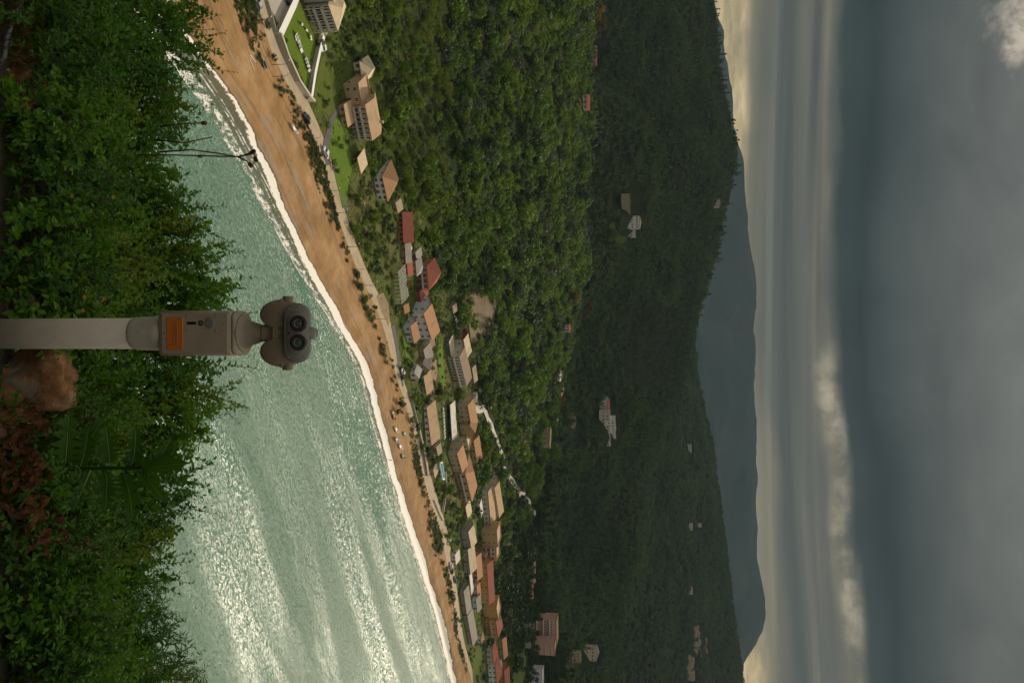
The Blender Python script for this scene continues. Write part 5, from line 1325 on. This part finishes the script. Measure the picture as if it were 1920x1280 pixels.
SH = [(-10,80,388,6.6,'broad leaved dark bush at the upper left corner of the slope'), (62,60,378,6.3,'dense bush with rounded leaves over the left end of the sand'), (122,42,318,6.0,'lower bush in the dip left of the stony block'), (185,48,352,6.4,'bush with dark twigs reaching over the foam'),
      (240,44,325,6.2,'loose bush under the dry thistle stalks'), (292,42,292,6.0,'low bush right of the dry thistle stalks'), (345,46,352,6.4,'bush with pale twigs over the green water'), (400,48,372,6.5,'leafy bush left of the yellow flowers'), (452,48,402,6.6,'tall leafy bush over the left water'),
      (505,46,420,6.5,'tall bush with small leaves left of the viewer'), (556,46,440,6.6,'tallest bush just left of the viewer'), (612,44,425,6.7,'bush directly behind the viewer post'), (685,48,412,6.4,'tall bush just right of the viewer'), (738,42,428,6.5,'bush right of the viewer with pointed sprigs'),
      (790,44,398,6.3,'bush above the big thistle leaves'), (848,46,350,6.2,'bush behind the thistle stalk'), (905,44,345,6.1,'bush right of the thistle stalk'), (958,42,352,6.3,'bush at the notch above the curled dead plant'), (1012,46,318,6.1,'bush above the curled dead plant'),
      (1070,50,306,6.2,'open bush with bright gaps on the right'), (1130,50,300,6.3,'bush with narrow leaves in the right half'), (1188,50,318,6.3,'narrow leaved bush near the right end'), (1242,52,352,6.4,'feathery bush near the right edge'), (1300,50,372,6.5,'feathery bush cut by the right edge')]
for i, (py, hw, top, Y, lab) in enumerate(SH):
    narrow = py > 1100
    shrub(py, hw, top, Y, lab, leaf=[.066,.050,.080,.058][i % 4] if not narrow else .075, wid=[.5,.55,.42,.6][i % 4] if not narrow else .2, seed=100+i, dens=[.46,.66,.36,.52][i % 4] if not (1040 < py < 1160) else .42, nlead=[14,26,18][i % 3], lead_len=[.25,.42,.34][i % 3], mat=['shrub_leaf','shrub_leaf','shrub_leaf_dark','shrub_leaf_yellow','shrub_leaf'][i % 5])
FR = [(-20,250),(70,255),(150,235),(235,225),(320,235),(405,260),(490,270),(570,280),(655,235),(735,255),(815,235),(905,215),(985,225),(1070,190),(1150,200),(1235,240),(1310,250)]
for i, (py, top) in enumerate(FR):
    shrub(py, 62, top, 5.15 + .25*((i*7) % 3), ['low shady bush','shaded tangle of leaves','dark low bush','leafy undergrowth bush'][i % 4] + f' at the bottom of the slope, {["far left","left","middle","right of the post","right","far right"][min(5, i*6//len(FR))]}, {["upper","lower","inner"][i % 3]} one', leaf=[.056,.044,.064][i % 3], mat=['shrub_leaf_dark','shrub_leaf','shrub_leaf_yellow','shrub_leaf'][i % 4], seed=300+i, dens=[.62,.85,.55][i % 3], nlead=8, wid=.55, lead_len=.2)
LF = [(800,95),(905,105),(960,80),(-10,110),(90,140),(240,120),(330,110),(425,120),(520,130),(590,110),(1060,90),(1150,110),(1240,130),(1310,140)]
for i, (py, top) in enumerate(LF):
    shrub(py, 60, top, 4.45, f'weedy low plant on the near slope, {["below the thistle,","beside the thistle stalk,","beside the withered plant,","leftmost","second","third","fourth","fifth","sixth","seventh","eighth","ninth","tenth","last"][i]} from the left', leaf=[.05,.062][i % 2], mat=['shrub_leaf_dark','shrub_leaf'][i % 2], seed=500+i, dens=[.5,.42][i % 2], nlead=6, wid=.5, lead_len=.15)

# yellow flowers among the leaves
mt, t, b = new_mat('petal_yellow'); b.inputs['Base Color'].default_value = (.60,.38,.03,1); b.inputs['Roughness'].default_value = .6
for px, py in [(136,368),(214,370),(196,560),(160,556),(157,582),(126,485),(120,398),(112,1010)]:
    p = at_y(px, py, 4.35 if py < 700 else 4.2); r = empty('wild_flower', p, f'small yellow flower in the bushes {"left" if py < 640 else "right"} of the viewer, {"low" if px < 150 else "high"} at {["first","second","third","fourth","fifth","sixth","seventh","eighth"][[136,214,196,160,157,126,120,112].index(px)]} spot', 'flower', 'yellow flowers')
    for k in range(5):
        a = k*2*math.pi/5; b = MB(); c_, s_ = math.cos(a), math.sin(a); b.quad((0,-.003,0), (c_*.008-s_*.005,-.006,s_*.008+c_*.005), (c_*.014,-.004,s_*.014), (c_*.008+s_*.005,-.006,s_*.008-c_*.005)); b.build('petal', MAT['petal_yellow'], r)
    b = MB(); b.tube([(0,.0,0), (.01,.05,-.12)], .0018, 4); b.build('stalk', MAT['twig'], r)

# ------------------------------------------------------------------ big thistle
def thistle():
    base = at_y(40, 880, 4.42); base.z = head_z(base.x, base.y); r = empty('thistle', base, 'tall thistle with long lobed leaves and pale midribs right of the post', 'thistle')
    pts = [at_y(px, py, 4.42)-base for px, py in ((20,882),(100,880),(200,877),(290,876),(325,874))]; pts[0] = Vector((0,0,-.05))
    b = MB(); b.tube(pts, [.014,.012,.010,.007,.004], 7); b.build('stalk', MAT['thistle_leaf'], r, True)
    g = random.Random(2)
    LV = [(120,882,128,782,.1),(130,880,190,790,0),(205,868,198,800,0),(246,870,254,805,.05),(285,864,318,822,0),(265,878,345,868,.05),(300,872,330,835,0),(198,888,195,955,0),(232,888,248,968,.05),(262,884,305,935,0),(170,880,140,950,0),(120,885,95,950,.1),(150,876,165,805,.1)]
    for ax, ay, bx_, by_, dz in LV:
        A = at_y(ax, ay, 4.42)-base; T = at_y(bx_, by_, 4.42-g.uniform(.02, .28))-base; L = (T-A).length*1.15; d = (T-A).normalized()
        nrm = Vector((g.uniform(-.2,.2), -.75, .6)); s = d.cross(nrm).normalized(); u = s.cross(d)
        rows = 17; b = MB(); le = []; ri = []; mid = []
        for k in range(rows):
            t_ = k/(rows-1); c = A+d*L*t_+u*(L*.16*math.sin(t_*2.4)-L*.10*t_*t_)
            wv = L*.17*math.sin(math.pi*min(1, t_*.92+.06))**.7*(1 if k % 2 == 0 else .30)
            if k == rows-1: wv = .001
            le.append(c+s*wv+u*wv*.25+d*(L*.03 if k % 2 == 0 else 0)); ri.append(c-s*wv+u*wv*.25+d*(L*.03 if k % 2 == 0 else 0)); mid.append(c)
        i0 = b.verts(le); i1 = b.verts(mid); i2 = b.verts(ri)
        for k in range(rows-1): b.face((i0+k, i0+k+1, i1+k+1, i1+k)); b.face((i1+k, i1+k+1, i2+k+1, i2+k))
        lf = b.build('leaf', MAT['thistle_leaf'], r)
        mr = MB(); mr.tube([m_+u*.002 for m_ in mid[:-1]], [.0035*(1-k/rows)+.0008 for k in range(rows-1)], 4); mr.build('midrib', MAT['midrib'], lf)
thistle()
def dead_plant():
    base = at_y(5, 930, 4.1); base.z = head_z(base.x, base.y)+.02; r = empty('withered_plant', base, 'withered brown plant with curled dry leaves at the bottom right of the post', 'dead plant')
    g = random.Random(12)
    SP = [(g.uniform(-10,105), g.uniform(770,1010)) for _ in range(70)]
    for k, (px, py) in enumerate(SP):
        A = at_y(px, py, 4.1-g.uniform(-.1,.25))-base; L = g.uniform(.10,.26); a0 = g.uniform(0, 6.28); curl = g.uniform(2, 7)*g.choice((-1, 1)); wv = g.uniform(.008,.022)
        le = []; ri = []; c = Vector(A); ang = a0
        for j in range(12):
            t_ = j/11; dd = Vector((math.cos(ang), .35*math.sin(ang*.7), math.sin(ang)*.8)).normalized(); c = c+dd*L/11; ang += curl/11*(.4+1.2*t_)
            s = Vector((0, -1, .3)).cross(dd).normalized()*wv*math.sin(math.pi*min(.98, t_+.05)); tw = Vector((0, wv*.7*math.sin(j*1.3), 0))
            le.append(c+s+tw); ri.append(c-s-tw)
        b = MB(); i0 = b.verts(le); i1 = b.verts(ri)
        for j in range(11): b.face((i0+j, i0+j+1, i1+j+1, i1+j))
        b.build('dry_leaf', MAT['dry_leaf'], r)
    # coiled stalk that spirals up to the right
    pts = []
    for j in range(90):
        t_ = j/89; c = at_y(35+150*t_, 990+32*t_, 4.0)-base; a = t_*26; rr_ = .035*(1-.45*t_)
        pts.append(c+Vector((rr_*math.cos(a), rr_*.6*math.sin(a), rr_*.9*math.sin(a))))
    b = MB(); b.tube(pts, [.007*(1-.5*j/89) for j in range(90)], 6); b.build('coiled_stalk', MAT['dry_leaf'], r, True)
dead_plant()
def dry_stalks():
    base = at_y(250, 285, 5.6); base.z = head_z(base.x, base.y); r = empty('dry_thistle', base, 'dry thistle stalks with seed heads poking up over the foam', 'thistle')
    for path, head in [([(150,290),(330,291),(400,293),(450,294),(470,286)], 1), ([(445,294),(462,302),(466,306)], 1), ([(300,285),(360,281),(410,288),(440,293)], 0), ([(450,293),(476,288),(478,294)], 1), ([(300,238),(340,232),(378,231)], 1), ([(290,262),(345,268),(398,257)], 0)]:
        pts = [at_y(px, py, 5.6)-base for px, py in path]; b = MB(); b.tube(pts, [.007]+[.0055]*(len(pts)-2)+[.004], 5); b.build('stalk', MAT['twig'], r, True)
        if head:
            q = pts[-1]; d = (pts[-1]-pts[-2]).normalized(); b = MB(); u = d.orthogonal().normalized(); v = d.cross(u)
            b.loft([[q+d*z_+(u*math.cos(a)+v*math.sin(a))*rr_ for a in np.linspace(0, 2*math.pi, 9)[:-1]] for z_, rr_ in ((-.005,.006),(.006,.015),(.02,.013),(.032,.017),(.04,.004))]); b.build('seed_head', MAT['dry_leaf'], r)
    q = at_y(375, 293, 5.6)-base; b = MB(); b.loft([[q+Vector((rr_*math.cos(a), rr_*math.sin(a), z_)) for a in np.linspace(0, 2*math.pi, 9)[:-1]] for z_, rr_ in ((-.018,.004),(-.006,.012),(.008,.012),(.02,.004))]); b.build('seed_head', MAT['twig'], r)
dry_stalks()

# ------------------------------------------------------------------ rocks, pipe
def rock_mat():
    mt, t, b = new_mat('rock_ochre'); co = t.add('ShaderNodeTexCoord').outputs['Object']
    n = t.noise(co, 6, 8, .68); n2 = t.noise(co, 2.2, 4, .6)
    c = t.ramp(n, [(.3, (.10,.045,.018)), (.48, (.26,.12,.045)), (.62, (.34,.19,.085)), (.78, (.40,.30,.20))])
    c = t.mix(t.smooth(n2, .5, .64), c, (.34,.29,.22))
    t.l.new(c, b.inputs['Base Color']); b.inputs['Roughness'].default_value = .92
    bn = t.add('ShaderNodeBump'); bn.inputs['Distance'].default_value = .03; t.l.new(t.noise(co, 14, 8, .7), bn.inputs['Height']); t.l.new(bn.outputs[0], b.inputs['Normal'])
    return mt
rock_mat()
def rock(px, py, Y, sx, sy, sz, seed, label, rz=0):
    p = at_y(px, py, Y); n, m_ = 44, 28; V = []; g = np.random.default_rng(seed); planes = [(v/np.linalg.norm(v), g.uniform(.72, .98)) for v in g.normal(size=(9, 3))]
    for i in range(m_+1):
        for j in range(n):
            th = math.pi*i/m_; ph = 2*math.pi*j/n; d = np.array([math.sin(th)*math.cos(ph), math.sin(th)*math.sin(ph), math.cos(th)])
            rr_ = 1.15
            for nn, h_ in planes:
                dt = float(d@nn)
                if dt > .05: rr_ = min(rr_, h_/dt)
            rr_ *= 1+.15*mnoise.fractal(Vector(d*1.9)+Vector((seed, 0, 0)), .8, 2, 6)+.03*mnoise.noise(Vector(d*9))
            V.append((d[0]*sx*rr_, d[1]*sy*rr_, d[2]*sz*rr_))
    fc = [(i*n+j, (i+1)*n+j, (i+1)*n+(j+1) % n, i*n+(j+1) % n) for i in range(m_) for j in range(n)]
    o = link('boulder', npmesh('boulder', V, fc, [MAT['rock_ochre']], True), None, p); o.rotation_euler[2] = rz
    tag(o, label, 'rock')
rock(60,712,4.35,.19,.16,.25,3,'rusty orange boulder right beside the viewer post')
rock(22,158,4.4,.16,.16,.15,8,'pale and orange stone block at the bottom left', .5)
rock(-6,760,4.2,.2,.2,.14,5,'low earthy rock at the foot of the post')
plain('pipe_grey', (.12,.13,.14), .55, .2, 3)
b = MB(); pb = at_y(-15, 120, 4.1); b.tube([at_y(px, py, Y_)-pb for px, py, Y_ in ((-40,150,4.15),(8,108,4.1),(13,70,4.1),(22,42,4.12),(40,2,4.2),(60,-40,4.3))], .013, 8)
tag(b.build('plastic_pipe', MAT['pipe_grey'], None, True, pb), 'bent grey pipe in dry grass at the bottom left corner', 'pipe')
def dry_grass(py0, py1, n, seed, label):
    g = random.Random(seed); b = MB(); base = at_y(10, (py0+py1)/2, 4.2); base.z = head_z(base.x, base.y)
    for k in range(n):
        py = g.uniform(py0, py1); q = at_y(g.uniform(-30, 40), py, 4.2+g.uniform(-.2,.3)); d = Vector((g.uniform(-.6,.6), g.uniform(-.3,.3), 1)).normalized(); L = g.uniform(.12,.3); s = Vector((.0022, 0, 0))
        p1 = q+d*L*.5; p2 = q+d*L+Vector((d.x*.1, 0, -L*.25)); i = b.verts([q-s-base, q+s-base, p1+s*.8-base, p1-s*.8-base, p2-base]); b.face((i, i+1, i+2, i+3)); b.face((i+3, i+2, i+4))
    tag(b.build('dry_grass', MAT['dry_leaf'], None, False, base), label, 'grass', kind='stuff')
dry_grass(-20, 120, 220, 1, 'dry reddish grass at the bottom left corner'); dry_grass(760, 1000, 260, 2, 'dry brown grass around the withered plant')

# ------------------------------------------------------------------ the coin viewer
plain('post_paint', (.46,.41,.33), .6, .26, 7, bump=.15); plain('box_paint', (.35,.29,.21), .55, .24, 9, bump=.15); plain('head_paint', (.21,.165,.11), .5, .28, 10, bump=.1); plain('plate_paint', (.185,.175,.155), .45, .08, 8)
plain('rubber', (.018,.018,.019), .6, .2, 30); plain('sign_orange', (.62,.15,.02), .5, .06, 10); plain('sign_print', (.30,.15,.08), .6, .05); plain('metal_screw', (.5,.5,.48), .35, .1, metal=.9); plain('slot_dark', (.01,.01,.01), .8, .1)
mt, t, b = new_mat('lens_glass'); b.inputs['Base Color'].default_value = (.02,.08,.075,1); b.inputs['Roughness'].default_value = .08; b.inputs['Coat Weight'].default_value = .6
def viewer():
    Y0 = 3.9; X0 = (625-640)/F*4.25
    zb = head_z(X0, Y0); root = empty('coin_viewer', (X0, Y0, zb), 'coin operated binocular viewer with beige post and orange plate', 'viewer')
    z = lambda px: at_y(px, 640, Y0).z-zb
    def k(px): return proj(at_y(px, 640, Y0))[2]/F        # metres per picture pixel there
    def lathe(name, prof, parent, mat, n=40, sq=None):
        b = MB(); b.loft([[(r_*math.cos(a), r_*math.sin(a), zz) for a in np.linspace(0, 2*math.pi, n+1)[:-1]] for r_, zz in prof]); return b.build(name, MAT[mat], parent, True)
    r0 = 28.5*k(120)
    b = MB(); b.loft([[(r_*math.cos(a), r_*math.sin(a), zz) for a in np.linspace(0, 2*math.pi, 41)[:-1]] for r_, zz in ((r0,-.2), (r0,z(258)))]); b.build('post', MAT['post_paint'], root, True)
    lathe('collar', [(r0+.001,z(254)), (r0+.004,z(257)), (r0+.005,z(264)), (r0+.008,z(300)), (r0+.009,z(318))], root, 'post_paint')
    def rrect(w_, d_, rad, zz, n=5):
        out = []
        for cx, cy, a0 in ((w_/2-rad, d_/2-rad, 0), (-w_/2+rad, d_/2-rad, 90), (-w_/2+rad, -d_/2+rad, 180), (w_/2-rad, -d_/2+rad, 270)):
            for q in range(n+1): a = R(a0+90*q/n); out.append((cx+rad*math.cos(a), cy+rad*math.sin(a), zz))
        return out
    W = 83*k(385); D = .19; z0, z1 = z(317), z(450)
    b = MB(); b.loft([rrect(W-.012, D-.012, .015, z0), rrect(W, D, .02, z0+.008), rrect(W, D, .02, z1-.01), rrect(W-.012, D-.012, .02, z1)]); box = b.build('coin_box', MAT['box_paint'], root, True)
    yf = -D/2
    def plate(name, px0, px1, py0, py1, th, mat, parent, bev=.003, y=None):
        kk_ = k((px0+px1)/2); x0, x1 = (py0-625.5)*kk_, (py1-625.5)*kk_; za, zc = z(px0), z(px1); yy = yf if y is None else y; b = MB()
        ring = lambda ins, yq: [(x0+ins, yq, za+ins), (x1-ins, yq, za+ins), (x1-ins, yq, zc-ins), (x0+ins, yq, zc-ins)]
        b.loft([ring(0, yy+.004), ring(0, yy-th+bev), ring(bev, yy-th)][::-1]); return b.build(name, MAT[mat], parent)
    plate('door_panel', 324, 446, 589, 662, .006, 'box_paint', box); yd = yf-.006
    op = plate('orange_plate', 335, 364, 597, 655, .004, 'sign_orange', root, .001, yd); op['label'] = 'orange instruction plate with faint print'
    for q, (py0, py1, pxa, pxb) in enumerate([(606,646,350.5,354), (606,632,346.5,348.5), (634,646,346.5,348.5)]): plate('print_line', pxa, pxb, py0, py1, .0052, 'sign_print', op, .0002, yd)
    def disc(name, px, py, rpx, th, mat, parent, y=None, n=20):
        kk_ = k(px); yy = yd if y is None else y; b = MB(); c = Vector(((py-625.5)*kk_, yy, z(px))); r_ = rpx*kk_
        b.loft([[(c.x+rq*math.cos(a), c.y+yq, c.z+rq*math.sin(a)) for a in np.linspace(0, 2*math.pi, n+1)[:-1]] for rq, yq in ((r_,.003), (r_,-th*.7), (r_*.85,-th))]); return b.build(name, MAT[mat], parent, False)
    for px, py in ((338,600),(338,652),(361,600),(361,652)): disc('screw', px, py, 1.3, .0065, 'metal_screw', op, None, 8)
    plate('coin_slot', 371, 388, 604.6, 609.6, .0015, 'slot_dark', box, .0003, yd)
    lk = disc('lock', 397, 607, 4.6, .005, 'rubber', box); disc('lock_core', 397, 607, 2.4, .007, 'metal_screw', root)
    disc('return_knob', 415, 607, 9, .012, 'plate_paint', box)
    for px, py in ((372,594),(372,620.5),(424.5,594),(425,621),(331,626),(439,609)): disc('screw', px, py, 1.6, .003, 'metal_screw', box, None, 8)
    # stepped shoulder and cone
    kk_ = k(465); zt = z(503)
    b = MB(); b.loft([rrect(W-.012, D-.012, .03, z1+.001), rrect(W*.95, D*.98, .05, z1+.012), rrect(W*.88, D*.95, .07, z1+.022)]); b.build('shoulder', MAT['box_paint'], root, True)
    lathe('cone', [(W*.43,z1+.022), (W*.42,z1+.030), (W*.37,z1+.032), (W*.36,z1+.040), (W*.31,z1+.043), (W*.29,z1+.052), (13.5*kk_,zt-.012), (12*kk_,zt+.01)], root, 'box_paint')
    # head
    kh = k(560); Mh = Matrix.Translation((0, 0, z(562))) @ Matrix.Rotation(R(-16), 4, 'X')
    def hb(name, rings, mat, parent, smooth=True, cap=True):
        b = MB(); b.loft([[Mh @ Vector(p) for p in ring] for ring in rings], cap); return b.build(name, MAT[mat], parent, smooth)
    def stadium(w_, h_, y, n=14, cz=0):
        r_ = h_/2; out = []
        for q in range(n+1): a = -math.pi/2+math.pi*q/n; out.append((w_/2-r_+r_*math.cos(a), y, cz+r_*math.sin(a)))
        for q in range(n+1): a = math.pi/2+math.pi*q/n; out.append((-w_/2+r_+r_*math.cos(a), y, cz+r_*math.sin(a)))
        return out
    PW, PH = 110*kh, 48*kh
    fp = hb('face_plate', [stadium(PW-.004, PH-.004, -.052), stadium(PW, PH, -.06), stadium(PW, PH, -.095), stadium(PW-.010, PH-.010, -.102)][::-1], 'plate_paint', root)
    hb('eyepiece_plate', [stadium(78*kh, 36*kh, -.1, cz=.003), stadium(78*kh, 36*kh, -.107, cz=.003), stadium(76*kh, 34*kh, -.110, cz=.003)][::-1], 'plate_paint', fp)
    circ = lambda cx, cz, r_, y, n=28: [(cx+r_*math.cos(a), y, cz+r_*math.sin(a)) for a in np.linspace(0, 2*math.pi, n+1)[:-1]]
    for s_ in (-1, 1):
        cx = s_*17.3*kh; cz = 4*kh
        ep = hb('eyepiece', [circ(cx,cz,15*kh,-.10), circ(cx,cz,14.5*kh,-.125), circ(cx,cz,12.8*kh,-.135), circ(cx,cz,9.0*kh,-.134), circ(cx,cz,7*kh,-.124)][::-1], 'rubber', root)
        hb('lens', [circ(cx,cz,6.0*kh,-.12), circ(cx,cz,5.9*kh,-.1252), circ(cx,cz,3.6*kh,-.127)][::-1], 'lens_glass', ep)
        hb('lens_ring', [circ(cx,cz,8.8*kh,-.12), circ(cx,cz,8.6*kh,-.1275), circ(cx,cz,6.4*kh,-.1275), circ(cx,cz,6.2*kh,-.12)][::-1], 'head_paint', ep)
        # fat barrel housing below and behind the plate
        rings = []
        for y, f in ((-.062,.80), (-.045,.94), (0,1.0), (.08,1.0), (.14,.95), (.165,.82)):
            rings.append([(s_*34*kh+29*kh*f*math.cos(a)*(1 if math.cos(a)*s_ > 0 else .98), y, -34*kh+(38*kh*f*math.sin(a) if math.sin(a) < 0 else 44*kh*f*math.sin(a))) for a in np.linspace(0, 2*math.pi, 33)[:-1]])
        hs_ = hb('barrel', rings[::-1], 'head_paint', root)
        hb('objective_hood', [[(s_*34*kh+26*kh*q*math.cos(a), y, -34*kh+34*kh*q*math.sin(a)) for a in np.linspace(0, 2*math.pi, 33)[:-1]] for y, q in ((.12,.8), (.20,.82), (.205,.74))][::-1], 'rubber', root)
        b = MB(); b.tube([Mh @ Vector((s_*40*kh, -.03, -20*kh)), Mh @ Vector((s_*67*kh, -.03, -20*kh)), Mh @ Vector((s_*68.5*kh, -.03, -20*kh))], [10*kh, 10*kh, 8.5*kh], 24); b.build('handle', MAT['head_paint'], root, True)
        hb('barrel_band', [stadium(PW*.5, 16*kh, -.050, cz=-24*kh)[:0] or [(s_*34*kh+30*kh*math.cos(a), y, -30*kh+9*kh*math.sin(a)) for a in np.linspace(0, 2*math.pi, 25)[:-1]] for y in (-.06, -.056)][::-1], 'head_paint', hs_)
        for px, py in ((576,581 if s_ < 0 else 673),(547,581 if s_ < 0 else 673)):
            c = ((py-627)*kh, -.1025, (px-562)*kh); hb('screw', [circ(c[0]*.96, c[2]*.9, 1.4*kh, -.095, 8), circ(c[0]*.96, c[2]*.9, 1.3*kh, -.104, 8)][::-1], 'metal_screw', fp, False)
    hb('bridge', [[(-24*kh,y,-46*kh), (24*kh,y,-46*kh), (26*kh,y,6*kh), (-26*kh,y,6*kh)] for y in (-.055, .12)][::-1], 'head_paint', root, False)
    yk = MB()
    for x0, x1, za, zc in ((-13*kh,13*kh,zt-.01,z(533)),): yk.box(x0, x1, -.05, .05, za, zc)
    yo = yk.build('yoke', MAT['box_paint'], root)
    for s_ in (-1, 1): b = MB(); b.box(s_*14*kh-1.5*kh, s_*14*kh+1.5*kh, -.075, -.045, zt+.012, z(533)); b.build('yoke_cheek', MAT['rubber'], yo)
    b = MB(); b.tube([Mh @ Vector((0, -.1, PH/2-4*kh)), Mh @ Vector((0, .05, PH/2-4*kh))], 12*kh, 24); b.build('focus_housing', MAT['plate_paint'], root, True)
    hb('sight_hole', [circ(0,-14*kh,2*kh,-.105,10), circ(0,-14*kh,1.9*kh,-.1112,10)][::-1], 'slot_dark', fp, False)
viewer()

# ------------------------------------------------------------------ two people far down on the sand
plain('cloth_dark', (.03,.035,.05), .9, .2); plain('skin', (.42,.26,.18), .6, .05)
def person(px, py, label, lean):
    p = hit(px, py); r = empty('person', p, label, 'person', rz=lean)
    J = dict(pel=(0,0,.95), che=(0,0,1.30), nec=(0,0,1.50), hea=(0,-.02,1.62), top=(0,-.02,1.74), shl=(-.18,0,1.42), shr=(.18,0,1.42), ell=(-.25,.02,1.13), elr=(.26,-.08,1.14), hal=(-.24,-.08,.88), har=(.22,-.22,.95), hil=(-.10,0,.90), hir=(.10,0,.90), knl=(-.12,-.12,.50), knr=(.11,.06,.50), anl=(-.12,-.05,.07), anr=(.11,.22,.09), tol=(-.12,-.20,.03), tor=(.11,.10,.03))
    rad = dict(pel=.15, che=.16, nec=.06, hea=.10, top=.06, shl=.07, shr=.07, ell=.045, elr=.045, hal=.035, har=.035, hil=.10, hir=.10, knl=.065, knr=.065, anl=.045, anr=.045, tol=.035, tor=.035)
    ks = list(J); E = [('pel','che'),('che','nec'),('nec','hea'),('hea','top'),('che','shl'),('che','shr'),('shl','ell'),('shr','elr'),('ell','hal'),('elr','har'),('pel','hil'),('pel','hir'),('hil','knl'),('hir','knr'),('knl','anl'),('knr','anr'),('anl','tol'),('anr','tor')]
    me = bpy.data.meshes.new('body'); me.from_pydata([J[k] for k in ks], [(ks.index(a), ks.index(b)) for a, b in E], []); o = link('body', me, r)
    sk = o.modifiers.new('skin', 'SKIN')
    for i, k in enumerate(ks): me.skin_vertices[0].data[i].radius = (rad[k], rad[k]); me.skin_vertices[0].data[i].use_root = (k == 'pel')
    o.modifiers.new('smooth', 'SUBSURF').levels = 1; me.materials.append(MAT['cloth_dark'])
    b = MB(); b.loft([[(rr_*math.cos(a), -.02+rr_*1.1*math.sin(a), z_) for a in np.linspace(0, 2*math.pi, 11)[:-1]] for rr_, z_ in ((.112,1.62),(.125,1.69),(.10,1.76),(.04,1.80))]); b.build('hair', MAT['rubber'], r)
person(727, 862, 'person in dark clothes walking at the edge of the surf', 1.2)
person(824, 1048, 'person in dark clothes standing at the top of the right sand', 2.5)
